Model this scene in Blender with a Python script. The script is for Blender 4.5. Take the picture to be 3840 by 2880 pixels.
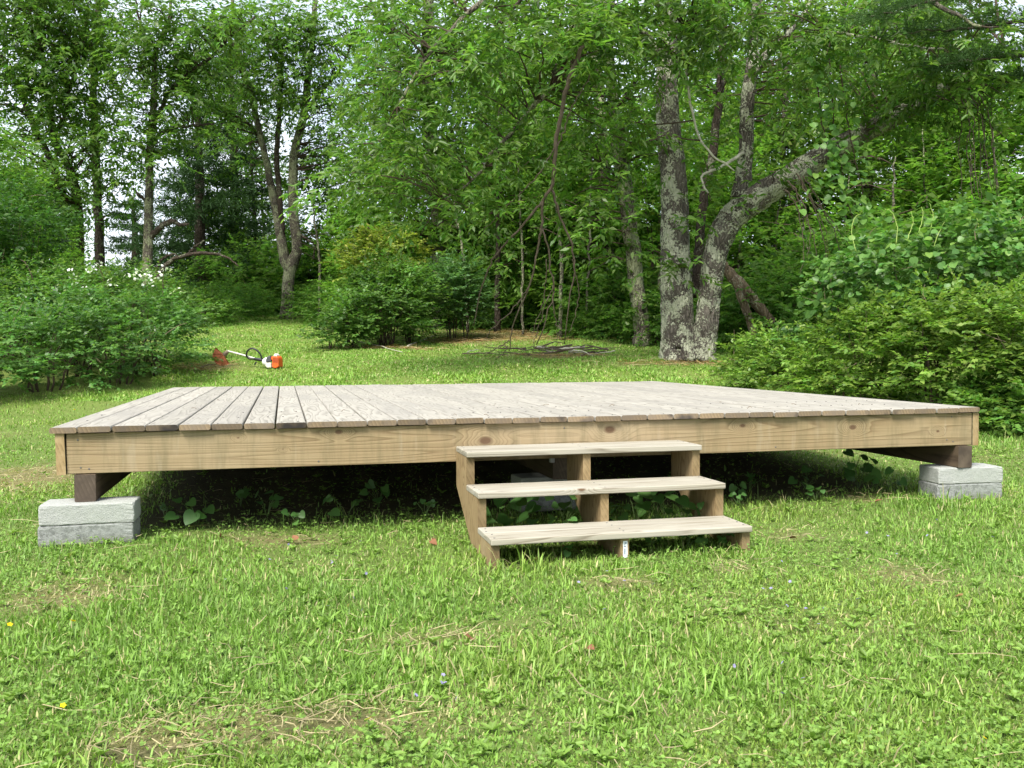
import bpy, bmesh, math, random
import numpy as np
from mathutils import Vector, Matrix

# ------------------------------------------------------------------ scene, camera, light
S = bpy.context.scene
for o in list(bpy.data.objects):
    bpy.data.objects.remove(o)
COL = S.collection
CAMZ = 0.90
PITCH, ROLL, FPX = 0.0355, -0.0046, 3555.0

cam_d = bpy.data.cameras.new("camera")
cam_d.sensor_fit = 'HORIZONTAL'
cam_d.sensor_width = 36.0
cam_d.lens = 36.0 * FPX / 3840.0
cam_d.clip_start = 0.05
cam_d.clip_end = 2000
cam = bpy.data.objects.new("camera", cam_d)
COL.objects.link(cam)
cam.matrix_world = (Matrix.Translation((0, 0, CAMZ)) @ Matrix.Rotation(math.pi / 2 - PITCH, 4, 'X')
                    @ Matrix.Rotation(ROLL, 4, 'Z'))
S.camera = cam

SUN_EL, SUN_AZ = math.radians(53), math.radians(203)     # azimuth clockwise from +Y (behind the camera, left)
W = bpy.data.worlds.new("World")
S.world = W
W.use_nodes = True
nt = W.node_tree
nt.nodes.clear()
out = nt.nodes.new('ShaderNodeOutputWorld')
bg = nt.nodes.new('ShaderNodeBackground')
bg.inputs['Strength'].default_value = 0.105
sky = nt.nodes.new('ShaderNodeTexSky')
sky.sky_type = 'NISHITA'
sky.sun_disc = False
sky.sun_elevation = SUN_EL
sky.sun_rotation = SUN_AZ
sky.air_density = 1.0
sky.dust_density = 2.5
tc = nt.nodes.new('ShaderNodeTexCoord')
nz = nt.nodes.new('ShaderNodeTexNoise')
nz.inputs['Scale'].default_value = 3.2
nz.inputs['Detail'].default_value = 6
nz.inputs['Roughness'].default_value = 0.58
rmp = nt.nodes.new('ShaderNodeValToRGB')
rmp.color_ramp.elements[0].position = 0.36
rmp.color_ramp.elements[0].color = (0.35, 0.35, 0.35, 1)
rmp.color_ramp.elements[1].position = 0.66
rmp.color_ramp.elements[1].color = (0.96, 0.96, 0.96, 1)
mixn = nt.nodes.new('ShaderNodeMix')
mixn.data_type = 'RGBA'
mixn.inputs['B'].default_value = (6.1, 6.5, 7.0, 1)       # thin bright cloud
nt.links.new(tc.outputs['Generated'], nz.inputs['Vector'])
nt.links.new(nz.outputs['Fac'], rmp.inputs['Fac'])
nt.links.new(rmp.outputs['Color'], mixn.inputs['Factor'])
nt.links.new(sky.outputs['Color'], mixn.inputs['A'])
nt.links.new(mixn.outputs['Result'], bg.inputs['Color'])
nt.links.new(bg.outputs[0], out.inputs[0])

sun_d = bpy.data.lights.new("sun", 'SUN')
sun_d.energy = 3.3
sun_d.angle = math.radians(24)
sun_d.color = (1.0, 0.96, 0.89)
sun = bpy.data.objects.new("sun", sun_d)
COL.objects.link(sun)
sv = Vector((math.sin(SUN_AZ) * math.cos(SUN_EL), math.cos(SUN_AZ) * math.cos(SUN_EL), math.sin(SUN_EL)))
sun.rotation_euler = sv.to_track_quat('Z', 'Y').to_euler()
sun.location = sv * 60

S.view_settings.view_transform = 'Standard'
S.view_settings.look = 'None'
S.view_settings.exposure = 1.25
S.view_settings.gamma = 1.0
S.view_settings.use_curve_mapping = False
S.render.engine = 'CYCLES'
S.cycles.use_denoising = True
S.cycles.max_bounces = 6
S.cycles.use_adaptive_sampling = True
S.cycles.adaptive_threshold = 0.025
S.cycles.diffuse_bounces = 3
S.cycles.glossy_bounces = 2
S.cycles.transmission_bounces = 3
S.cycles.transparent_max_bounces = 4
S.cycles.caustics_reflective = False
S.cycles.caustics_refractive = False

RNG = np.random.default_rng(11)
random.seed(5)

# ------------------------------------------------------------------ terrain height and picture rays
_KN = np.array([(-20, -.10), (0, -.03), (3.9, .0), (6, .05), (8, .12), (10, .24), (12, .46), (14.2, .74), (18, 1.08),
                (26, 1.75), (40, 2.95), (80, 6.5), (160, 13.6), (300, 25.5)])
_yy = np.linspace(-20, 300, 6401)
_zz = np.interp(_yy, _KN[:, 0], _KN[:, 1])
_k = np.hanning(33); _k /= _k.sum()
_zz = np.convolve(np.pad(_zz, 16, mode='edge'), _k, mode='valid')


def vnoise(x, y, seed=0):
    x = np.asarray(x, float); y = np.asarray(y, float)
    xi = np.floor(x).astype(np.int64); yi = np.floor(y).astype(np.int64)
    fx = x - xi; fy = y - yi
    fx = fx * fx * (3 - 2 * fx); fy = fy * fy * (3 - 2 * fy)
    def h(a, b):
        n = (a * 374761393 + b * 668265263 + seed * 1442695041) & 0x7fffffff
        n = ((n ^ (n >> 13)) * 1274126177) & 0x7fffffff
        return ((n ^ (n >> 16)) & 0xffff) / 65535.0
    return (h(xi, yi) * (1 - fx) + h(xi + 1, yi) * fx) * (1 - fy) + (h(xi, yi + 1) * (1 - fx) + h(xi + 1, yi + 1) * fx) * fy


def fbm(x, y, seed=0, oct=3):
    s = 0; a = .5; t = 0
    for i in range(oct):
        s = s + a * vnoise(x * 2 ** i, y * 2 ** i, seed + i * 7); t += a; a *= .5
    return s / t


def gz(x, y):
    x = np.asarray(x, float); y = np.asarray(y, float)
    z = np.interp(y, _yy, _zz)
    far = np.clip((y - 4) / 14, 0, 1)
    return z + (fbm(x * .9, y * .9, 3) - .5) * (.02 + .10 * far) + (fbm(x * 4, y * 4, 9) - .5) * .016 + sum(h * np.exp(-((x - a) ** 2 + (y - b) ** 2) / .5) for a, b, h in ((-1.86, 4.15, .038), (2.55, 5.4, .016)))


def ray(px, py):
    """ray through a pixel of the 2212 x 1659 picture"""
    u, v = px * 3840 / 2212 - 1920, py * 3840 / 2212 - 1440
    c, s = math.cos(-ROLL), math.sin(-ROLL)
    u, v = c * u - s * v, s * u + c * v
    a, b = 1.0, -v / FPX
    c, s = math.cos(PITCH), math.sin(PITCH)
    return np.array([u / FPX, c * a + s * b, -s * a + c * b])


def P(px, py, d):
    r = ray(px, py)
    return np.array([0, 0, CAMZ]) + r * (d / r[1])


def G(px, py, lo=2.0, hi=60.0):
    """ground point seen at a pixel"""
    r = ray(px, py); c = np.array([0, 0, CAMZ])
    d = lo
    while d < hi:
        p = c + r * d
        if p[2] < gz(p[0], p[1]):
            break
        d += .03
    p = c + r * d
    return np.array([p[0], p[1], float(gz(p[0], p[1]))])


DU0, DV0, DYAW, DSIZE = 1.042, -4.5673, 0.2367, 4.857


def deck_uv(x, y):
    c, s = math.cos(DYAW), math.sin(DYAW)
    return c * x + s * y + DU0, -s * x + c * y + DV0


def deck_w(u, v, z=0.0):
    c, s = math.cos(DYAW), math.sin(DYAW)
    return np.array([c * (u - DU0) - s * (v - DV0), s * (u - DU0) + c * (v - DV0), z])


# ------------------------------------------------------------------ object helpers
def tag(o, label=None, cat=None, group=None, kind=None):
    if label: o['label'] = label
    if cat: o['category'] = cat
    if group: o['group'] = group
    if kind: o['kind'] = kind
    return o


def link(name, data, parent=None, mats=(), loc=None, rot=None):
    o = bpy.data.objects.new(name, data)
    COL.objects.link(o)
    if parent is not None: o.parent = parent
    if loc is not None: o.location = loc
    if rot is not None: o.rotation_euler = rot
    if data is not None:
        for m in (mats if isinstance(mats, (list, tuple)) else [mats]):
            if len(data.materials) < len(mats if isinstance(mats, (list, tuple)) else [mats]):
                data.materials.append(m)
    return o


def thing(name, label, cat, loc=(0, 0, 0), rotz=0.0, group=None):
    o = link(name, None, None, (), [float(v) for v in loc], (0, 0, rotz))
    o.empty_display_size = .1
    return tag(o, label, cat, group)


def copy_tree(o, parent=None):
    c = o.copy()
    COL.objects.link(c)
    c.parent = parent
    for ch in list(o.children):
        copy_tree(ch, c)
    return c


def mesh_np(name, V, quads=None, tris=None, col=None, smooth=True, uv2=None):
    me = bpy.data.meshes.new(name)
    V = np.asarray(V, np.float32)
    me.vertices.add(len(V))
    me.vertices.foreach_set('co', V.ravel())
    loops = []; starts = []; n = 0
    if quads is not None and len(quads):
        q = np.asarray(quads, np.int32); loops.append(q.ravel()); starts.append(np.arange(len(q)) * 4); n += len(q) * 4
    if tris is not None and len(tris):
        t = np.asarray(tris, np.int32); loops.append(t.ravel()); starts.append(n + np.arange(len(t)) * 3)
    loops = np.concatenate(loops).astype(np.int32); starts = np.concatenate(starts).astype(np.int32)
    me.loops.add(len(loops)); me.loops.foreach_set('vertex_index', loops)
    me.polygons.add(len(starts)); me.polygons.foreach_set('loop_start', starts)
    if smooth:
        me.polygons.foreach_set('use_smooth', np.ones(len(starts), bool))
    me.update(calc_edges=True)
    if col is not None:
        a = me.color_attributes.new('Col', 'FLOAT_COLOR', 'POINT')
        c = np.ones((len(V), 4), np.float32); c[:, :3] = col
        a.data.foreach_set('color', c.ravel())
    return me


def box_mesh(name, x0, x1, y0, y1, z0, z1, bev=0.0, seg=1):
    bm = bmesh.new()
    bmesh.ops.create_cube(bm, size=1)
    for v in bm.verts:
        v.co = Vector((x0 + (v.co.x + .5) * (x1 - x0), y0 + (v.co.y + .5) * (y1 - y0), z0 + (v.co.z + .5) * (z1 - z0)))
    if bev > 0:
        bmesh.ops.bevel(bm, geom=bm.edges[:], offset=bev, segments=seg, affect='EDGES', profile=.5)
    me = bpy.data.meshes.new(name)
    bm.to_mesh(me); bm.free()
    return me


def smooth_path(pts, n, jit=0.0, rng=RNG):
    pts = np.asarray(pts, float)
    Q = np.vstack([2 * pts[0] - pts[1], pts, 2 * pts[-1] - pts[-2]])
    m = len(pts) - 1
    t = np.linspace(0, m - 1e-6, n); i = t.astype(int); f = (t - i)[:, None]
    a, b, c, d = Q[i], Q[i + 1], Q[i + 2], Q[i + 3]
    R = .5 * ((2 * b) + (c - a) * f + (2 * a - 5 * b + 4 * c - d) * f ** 2 + (3 * b - a - 3 * c + d) * f ** 3)
    if jit:
        w = rng.normal(0, jit, R.shape); w[0] = 0
        R = R + w
    return R


def tube(path, rad, sides=8, rough=0.0, rng=RNG, cap=True, ridge=0.0, flare=0.0):
    path = np.asarray(path, float); n = len(path)
    rad = np.broadcast_to(np.asarray(rad, float), (n,)) if np.ndim(rad) == 0 or len(np.atleast_1d(rad)) == n else \
        np.interp(np.linspace(0, 1, n), np.linspace(0, 1, len(rad)), rad)
    T = np.gradient(path, axis=0); T /= np.linalg.norm(T, axis=1)[:, None] + 1e-12
    ref = np.array([1., 0, 0]) if abs(T[0][0]) < .9 else np.array([0, 1., 0])
    N = np.zeros_like(T)
    v = ref - T[0] * ref.dot(T[0]); N[0] = v / np.linalg.norm(v)
    for i in range(1, n):
        v = N[i - 1] - T[i] * N[i - 1].dot(T[i]); N[i] = v / (np.linalg.norm(v) + 1e-12)
    B = np.cross(T, N)
    a = np.linspace(0, 2 * np.pi, sides, endpoint=False)
    R = rad[:, None] * np.ones(sides)[None]
    if rough:
        s = int(rng.integers(1000))
        ii, jj = np.meshgrid(np.arange(n), np.arange(sides), indexing='ij')
        c, sn = np.cos(a)[jj] * 3, np.sin(a)[jj] * 3
        R = R * (1 + rough * 2 * (fbm(c + 5 + ii * .22, sn + 5 + ii * .07, s, 3) - .5))
    if ridge or flare:
        s = int(rng.integers(1000)); ii, jj = np.meshgrid(np.arange(n), np.arange(sides), indexing='ij'); c, sn = np.cos(a)[jj], np.sin(a)[jj]
        R = R * (1 + ridge * 2 * (fbm(c * 7 + 20 + ii * .10, sn * 7 + 20 + ii * .16, s, 2) - .5))
        h = np.linalg.norm(path - path[0], axis=1)[:, None]
        R = R * (1 + flare * np.exp(-h / .26) * (.45 + 1.3 * vnoise(c * 1.9 + 9, sn * 1.9 + 9, s + 3)))
    V = path[:, None] + R[..., None] * (np.cos(a)[None, :, None] * N[:, None] + np.sin(a)[None, :, None] * B[:, None])
    V = V.reshape(-1, 3)
    i = np.arange(n - 1)[:, None]; j = np.arange(sides)[None]
    q = np.stack([i * sides + j, i * sides + (j + 1) % sides, (i + 1) * sides + (j + 1) % sides, (i + 1) * sides + j], -1).reshape(-1, 4)
    tr = np.zeros((0, 3), int)
    if cap:
        V = np.vstack([V, path[0], path[-1]]); k0, k1 = len(V) - 2, len(V) - 1
        jj = np.arange(sides)
        tr = np.vstack([np.stack([np.full(sides, k0), (jj + 1) % sides, jj], 1),
                        np.stack([np.full(sides, k1), (n - 1) * sides + jj, (n - 1) * sides + (jj + 1) % sides], 1)])
    return V, q, tr


class Acc:
    def __init__(s): s.V = []; s.q = []; s.t = []; s.c = []; s.n = 0
    def add(s, V, q=None, t=None, col=None):
        s.V.append(V)
        if q is not None and len(q): s.q.append(np.asarray(q) + s.n)
        if t is not None and len(t): s.t.append(np.asarray(t) + s.n)
        if col is not None: s.c.append(np.broadcast_to(np.asarray(col, float), (len(V), 3)))
        s.n += len(V)
        return s
    def tube(s, *a, col=None, **k):
        V, q, t = tube(*a, **k)
        return s.add(V, q, t, col)
    def mesh(s, name, smooth=True):
        return mesh_np(name, np.vstack(s.V), np.vstack(s.q) if s.q else None, np.vstack(s.t) if s.t else None,
                       np.vstack(s.c) if s.c else None, smooth)


# ------------------------------------------------------------------ materials
def mat(name, rough=.7, spec=.3):
    m = bpy.data.materials.new(name); m.use_nodes = True
    b = m.node_tree.nodes['Principled BSDF']
    b.inputs['Roughness'].default_value = rough
    b.inputs['Specular IOR Level'].default_value = spec
    return m, m.node_tree, b


def N(t, kind, **kw):
    n = t.nodes.new(kind)
    for k, v in kw.items():
        if k in n.inputs: n.inputs[k].default_value = v
        else: setattr(n, k, v)
    return n


def math_n(t, op, a, b=None, c=None, clamp=False):
    n = t.nodes.new('ShaderNodeMath'); n.operation = op; n.use_clamp = clamp
    for i, v in enumerate((a, b, c)):
        if v is None: continue
        if isinstance(v, (int, float)): n.inputs[i].default_value = v
        else: t.links.new(v, n.inputs[i])
    return n.outputs[0]


def ramp(t, fac, stops):
    n = t.nodes.new('ShaderNodeValToRGB'); e = n.color_ramp.elements
    while len(e) < len(stops): e.new(.5)
    for el, (p, c) in zip(e, stops):
        el.position = p; el.color = (*c, 1) if len(c) == 3 else c
    t.links.new(fac, n.inputs['Fac'])
    return n.outputs['Color']


def mixc(t, fac, a, b, mode='MIX'):
    n = t.nodes.new('ShaderNodeMix'); n.data_type = 'RGBA'; n.blend_type = mode
    for key, v in (('Factor', fac), ('A', a), ('B', b)):
        if isinstance(v, (int, float)): n.inputs[key].default_value = v
        elif isinstance(v, tuple): n.inputs[key].default_value = (*v, 1)
        else: t.links.new(v, n.inputs[key])
    return n.outputs['Result']


def bump(t, b, h, strength=.3, dist=.01):
    n = N(t, 'ShaderNodeBump'); n.inputs['Strength'].default_value = strength; n.inputs['Distance'].default_value = dist
    t.links.new(h, n.inputs['Height']); t.links.new(n.outputs[0], b.inputs['Normal'])


def scaled(t, src, sc, off=None):
    n = t.nodes.new('ShaderNodeMapping')
    t.links.new(src, n.inputs['Vector']); n.inputs['Scale'].default_value = sc
    if off is not None: t.links.new(off, n.inputs['Location'])
    return n.outputs[0]


def noise(t, vec, scale=1.0, detail=3, rough=.5, dist=0.0):
    n = N(t, 'ShaderNodeTexNoise'); n.inputs['Scale'].default_value = scale; n.inputs['Detail'].default_value = detail
    n.inputs['Roughness'].default_value = rough; n.inputs['Distortion'].default_value = dist
    t.links.new(vec, n.inputs['Vector'])
    return n.outputs['Fac']


def plain(name, c, rough=.6, spec=.3, var=.12, sc=30):
    m, t, b = mat(name, rough, spec)
    tcn = N(t, 'ShaderNodeTexCoord')
    f = noise(t, tcn.outputs['Object'], sc, 4, .6)
    lo = tuple(x * (1 - var) for x in c); hi = tuple(min(1, x * (1 + var)) for x in c)
    t.links.new(ramp(t, f, [(.3, lo), (.7, hi)]), b.inputs['Base Color'])
    return m


def leaf_mat(name, trans=.35, rough=.45, spec=.35, gain=1.0):
    m, t, b = mat(name, rough, spec)
    a = N(t, 'ShaderNodeVertexColor'); a.layer_name = 'Col'
    c = a.outputs['Color']
    if gain != 1.0: c = mixc(t, 1.0, c, (gain, gain, gain), 'MULTIPLY')
    t.links.new(c, b.inputs['Base Color'])
    tr = N(t, 'ShaderNodeBsdfTranslucent')
    t.links.new(mixc(t, 1.0, c, (1.25, 1.42, .75), 'MULTIPLY'), tr.inputs['Color'])
    mx = N(t, 'ShaderNodeMixShader'); mx.inputs[0].default_value = trans
    t.links.new(b.outputs[0], mx.inputs[1]); t.links.new(tr.outputs[0], mx.inputs[2])
    t.links.new(mx.outputs[0], t.nodes['Material Output'].inputs['Surface'])
    return m


def wood_mat(name, axis, light, dark, stain=None, lines=9.0, freq=(7.0, .45), knots=(), rough=.75, contrast=1.0, streak=0.0, fine=.35, rand_tone=.15):
    """grain as contour lines of a field stretched along the plank; axis = 0/1/2, the plank's length"""
    m, t, b = mat(name, rough, .22)
    tcn = N(t, 'ShaderNodeTexCoord'); oi = N(t, 'ShaderNodeObjectInfo')
    off = N(t, 'ShaderNodeCombineXYZ')
    for i, k in enumerate((37.0, 61.0, 23.0)):
        t.links.new(math_n(t, 'MULTIPLY', oi.outputs['Random'], k), off.inputs[i])
    sc = [freq[0]] * 3; sc[axis] = freq[1]
    v = scaled(t, tcn.outputs['Object'], sc, off.outputs[0])
    f = noise(t, v, 1.0, 2.0, .45)
    kd = None
    if knots:
        for (kx, ky, kz, r) in knots:
            sub = N(t, 'ShaderNodeVectorMath', operation='SUBTRACT'); t.links.new(tcn.outputs['Object'], sub.inputs[0]); sub.inputs[1].default_value = (kx, ky, kz)
            s2 = [1.0, 1.0, 1.0]; s2[axis] = .62
            ml = N(t, 'ShaderNodeVectorMath', operation='MULTIPLY'); t.links.new(sub.outputs[0], ml.inputs[0]); ml.inputs[1].default_value = s2
            ln = N(t, 'ShaderNodeVectorMath', operation='LENGTH'); t.links.new(ml.outputs[0], ln.inputs[0])
            q = math_n(t, 'DIVIDE', ln.outputs['Value'], r * 2.2)
            gs = math_n(t, 'POWER', 2.718, math_n(t, 'MULTIPLY', math_n(t, 'MULTIPLY', q, q), -1.0))
            f = math_n(t, 'ADD', f, math_n(t, 'MULTIPLY', gs, .22))
            kk = math_n(t, 'SUBTRACT', 1.0, math_n(t, 'DIVIDE', ln.outputs['Value'], r), clamp=True)
            kk = math_n(t, 'MINIMUM', math_n(t, 'MULTIPLY', kk, 2.2), 1.0)
            kd = kk if kd is None else math_n(t, 'MAXIMUM', kd, kk)
    w = math_n(t, 'FRACT', math_n(t, 'MULTIPLY', f, lines))
    g = ramp(t, w, [(0.0, (0, 0, 0)), (.55, (.25, .25, .25)), (.86, (1, 1, 1)), (1.0, (0, 0, 0))])
    sc2 = [90.0] * 3; sc2[axis] = 3.0
    fib = noise(t, scaled(t, tcn.outputs['Object'], sc2, off.outputs[0]), 1.0, 3, .6)
    c = mixc(t, math_n(t, 'MULTIPLY', g, contrast, clamp=True), light, dark)
    c = mixc(t, math_n(t, 'MULTIPLY', fib, fine), c, tuple(x * .55 for x in light))
    if stain is not None:
        s1 = [2.6] * 3; s1[axis] = .9
        st = noise(t, scaled(t, tcn.outputs['Object'], s1, off.outputs[0]), 1.0, 4, .62)
        c = mixc(t, ramp(t, st, [(.46, (0, 0, 0)), (.72, (.8, .8, .8))]), c, stain)
    if streak:
        s3 = [1.5] * 3; s3[axis] = 11.0
        sf = noise(t, scaled(t, tcn.outputs['Object'], s3), 1.0, 4, .7)
        c = mixc(t, ramp(t, sf, [(.48, (0, 0, 0)), (.68, (streak, streak, streak))]), c, (.135, .115, .06))
        sf2 = noise(t, scaled(t, tcn.outputs['Object'], [s3[0] * .8, s3[1], s3[2] * .8]), 1.7, 3, .6)
        c = mixc(t, ramp(t, sf2, [(.60, (0, 0, 0)), (.70, (streak * .5, streak * .5, streak * .5))]), c, (.36, .31, .22))
    if kd is not None:
        c = mixc(t, kd, c, (.115, .07, .04))
    tone = math_n(t, 'ADD', math_n(t, 'MULTIPLY', oi.outputs['Random'], 2 * rand_tone), 1 - rand_tone)
    cc = N(t, 'ShaderNodeCombineXYZ')
    for i in range(3): t.links.new(tone, cc.inputs[i])
    c = mixc(t, 1.0, c, cc.outputs[0], 'MULTIPLY')
    t.links.new(c, b.inputs['Base Color'])
    bump(t, b, math_n(t, 'ADD', math_n(t, 'MULTIPLY', g, -.5), fib), .35, .004)
    return m


def bark_mat(name, base, crack, lichen=None, lich_amt=.5, vs=(16, 16, 4), moss=None):
    m, t, b = mat(name, .9, .15)
    tcn = N(t, 'ShaderNodeTexCoord')
    v0 = tcn.outputs['Object']
    dn = N(t, 'ShaderNodeTexNoise'); dn.inputs['Scale'].default_value = 9; t.links.new(v0, dn.inputs['Vector'])
    dd = N(t, 'ShaderNodeVectorMath', operation='SCALE'); dd.inputs['Scale'].default_value = .06; t.links.new(dn.outputs['Color'], dd.inputs[0])
    ad = N(t, 'ShaderNodeVectorMath', operation='ADD'); t.links.new(v0, ad.inputs[0]); t.links.new(dd.outputs[0], ad.inputs[1])
    vo = N(t, 'ShaderNodeTexVoronoi', feature='DISTANCE_TO_EDGE'); vo.inputs['Scale'].default_value = 1.0
    t.links.new(scaled(t, ad.outputs[0], vs), vo.inputs['Vector'])
    ridge = math_n(t, 'MULTIPLY', vo.outputs['Distance'], 3.2, clamp=True)
    n1 = noise(t, scaled(t, v0, (40, 40, 14)), 1, 4, .65)
    n2 = noise(t, v0, 2.2, 3, .5)
    c = mixc(t, ridge, crack, base)
    c = mixc(t, math_n(t, 'MULTIPLY', n1, .6), c, tuple(x * .5 for x in base))
    c = mixc(t, ramp(t, n2, [(.35, (0, 0, 0)), (.7, (.5, .5, .5))]), c, tuple(x * 1.5 for x in base))
    h = math_n(t, 'ADD', ridge, math_n(t, 'MULTIPLY', n1, .4))
    if lichen is not None:
        l1 = noise(t, v0, 4.2, 3, .55); l2 = noise(t, v0, 32.0, 4, .65)
        f = math_n(t, 'ADD', math_n(t, 'MULTIPLY', l1, .62), math_n(t, 'MULTIPLY', l2, .55))
        lf = ramp(t, f, [(.72 - .28 * lich_amt, (0, 0, 0)), (.745 - .28 * lich_amt, (1, 1, 1))])
        lc = mixc(t, noise(t, v0, 45, 3, .6), tuple(x * .62 for x in lichen), tuple(min(1, x * 1.3) for x in lichen))
        c = mixc(t, lf, c, lc)
        h = math_n(t, 'ADD', h, math_n(t, 'MULTIPLY', lf, .35))
    t.links.new(c, b.inputs['Base Color'])
    bump(t, b, h, .8, .025)
    return m


# leaves
M_LEAF = leaf_mat('tree_leaf', .54, .42, .4)
M_SHRUB = leaf_mat('shrub_leaf', .42, .42, .4)
M_FAR = leaf_mat('far_leaf', .6, .6, .2)
M_GRASS = leaf_mat('grass_blade', .30, .5, .3)
M_NEEDLE = leaf_mat('pine_needle', .25, .8, .1)
M_PETAL = leaf_mat('petal', .3, .6, .2)
M_BARK_BIG = bark_mat('bark_lichen', (.145, .128, .105), (.024, .02, .016), (.36, .37, .27), .50, (22, 22, 6))
M_BARK_MID = bark_mat('bark_mid', (.15, .13, .102), (.03, .024, .018), (.27, .28, .17), .52, (26, 26, 7))
M_BARK_DARK = bark_mat('bark_dark', (.085, .066, .05), (.02, .015, .011), (.2, .2, .14), .25, (26, 26, 7))
M_TWIG = plain('twig_bark', (.075, .055, .04), .9, .1, .35, 18)
M_DEAD = plain('dead_branch', (.11, .085, .064), .9, .1, .3, 16)
M_PALE = plain('pale_dead_wood', (.42, .40, .32), .9, .1, .3, 22)
M_LOG = bark_mat('rotten_log', (.22, .165, .11), (.06, .042, .028), (.3, .29, .2), .3, (18, 18, 3))

# wood of the deck and the steps
M_BOARD = wood_mat('weathered_board', 1, (.350, .330, .285), (.160, .148, .125), (.225, .213, .19), 13.0, (9.0, .75), rough=.8, contrast=.75, fine=.3, rand_tone=.07)
KNOTS = ((2.012, .025, -.113, .026), (2.663, .025, -.074, .024), (3.406, .025, -.071, .013), (4.064, .025, -.095, .017), (1.296, .025, -.052, .014), (1.036, .025, -.127, .005), (.833, .025, -.068, .006), (4.601, .025, -.13, .009))
M_RIM = wood_mat('rim_pine', 0, (.300, .226, .125), (.155, .104, .052), (.33, .265, .165), 30.0, (5.0, .20),
                 knots=KNOTS,
                 rough=.7, contrast=.8, streak=.5, fine=.2, rand_tone=.03)
M_RIMSIDE = wood_mat('side_rim_pine', 1, (.25, .205, .125), (.145, .105, .055), (.20, .195, .115), 8, (9, .5), fine=.3)
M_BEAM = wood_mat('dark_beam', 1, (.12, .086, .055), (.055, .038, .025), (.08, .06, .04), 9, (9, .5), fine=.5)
M_STRING = wood_mat('stringer_pine', 2, (.33, .24, .125), (.185, .12, .058), (.34, .27, .165), 12, (11, 2.5), fine=.3, rand_tone=.06)
M_TREAD = wood_mat('tread_pine', 0, (.355, .330, .262), (.185, .157, .115), (.39, .37, .315), 14, (11, .5), knots=((2.335, -.525, .278, .016),), fine=.3, rand_tone=.06)


def end_mat(name, c1, c2, c3):
    m, t, b = mat(name, .85, .15)
    tcn = N(t, 'ShaderNodeTexCoord'); oi = N(t, 'ShaderNodeObjectInfo')
    off = N(t, 'ShaderNodeCombineXYZ')
    for i, k in enumerate((11.0, 0.0, 5.0)): t.links.new(math_n(t, 'MULTIPLY', oi.outputs['Random'], k), off.inputs[i])
    v = scaled(t, tcn.outputs['Object'], (1, 1, 1), off.outputs[0])
    ln = N(t, 'ShaderNodeVectorMath', operation='LENGTH'); t.links.new(v, ln.inputs[0])
    w = math_n(t, 'FRACT', math_n(t, 'MULTIPLY', ln.outputs['Value'], 60.0))
    c = mixc(t, math_n(t, 'MULTIPLY', w, .9), c1, tuple(x * .6 for x in c1))
    n = noise(t, scaled(t, v, (14, 14, 14)), 1.0, 4, .65)
    c = mixc(t, ramp(t, n, [(.42, (0, 0, 0)), (.62, (1, 1, 1))]), c, c2)
    n2 = noise(t, scaled(t, v, (5, 5, 5)), 1.0, 3, .6)
    c = mixc(t, ramp(t, n2, [(.54, (0, 0, 0)), (.66, (1, 1, 1))]), c, c3)
    tn = math_n(t, 'ADD', math_n(t, 'MULTIPLY', math_n(t, 'FRACT', math_n(t, 'MULTIPLY', oi.outputs['Random'], 7.31)), .8), .55)
    cc = N(t, 'ShaderNodeCombineXYZ')
    for i in range(3): t.links.new(tn, cc.inputs[i])
    c = mixc(t, 1.0, c, cc.outputs[0], 'MULTIPLY')
    t.links.new(c, b.inputs['Base Color']); bump(t, b, n, .5, .004)
    return m


M_BEND = end_mat('board_end', (.235, .175, .11), (.165, .13, .095), (.055, .047, .042))
M_SEND = end_mat('stringer_end', (.32, .23, .115), (.35, .26, .14), (.27, .185, .085))
M_BEAMEND = end_mat('beam_end', (.13, .10, .075), (.085, .066, .05), (.16, .125, .09))


def concrete(name, c, speck, moss):
    m, t, b = mat(name, .95, .1)
    tcn = N(t, 'ShaderNodeTexCoord'); oi = N(t, 'ShaderNodeObjectInfo'); v = tcn.outputs['Object']
    n = noise(t, v, 160, 4, .8); n2 = noise(t, v, 5, 4, .6); n3 = noise(t, v, 55, 3, .7)
    cc = mixc(t, ramp(t, n, [(.42, (0, 0, 0)), (.62, (1, 1, 1))]), tuple(x * .8 for x in c), c)
    cc = mixc(t, ramp(t, n3, [(.35, (speck, speck, speck)), (.55, (0, 0, 0))]), cc, tuple(x * .3 for x in c))
    cc = mixc(t, ramp(t, n2, [(.4, (0, 0, 0)), (.75, (.45, .45, .45))]), cc, (c[0] * .75, c[1] * .82, c[2] * .72))
    if moss:
        sx = N(t, 'ShaderNodeSeparateXYZ'); t.links.new(v, sx.inputs[0])
        f = math_n(t, 'ADD', math_n(t, 'MULTIPLY', sx.outputs['Z'], -14.0), math_n(t, 'MULTIPLY', n2, 1.2))
        cc = mixc(t, ramp(t, f, [(.05, (0, 0, 0)), (.75, (.75, .75, .75))]), cc, (.13, .135, .085))
    t.links.new(cc, b.inputs['Base Color'])
    bump(t, b, math_n(t, 'ADD', n, n3), .6, .006)
    return m


M_CON_T = concrete('concrete_top', (.39, .40, .375), .12, False)
M_CON_B = concrete('concrete_bottom', (.30, .31, .295), .7, True)


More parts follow.
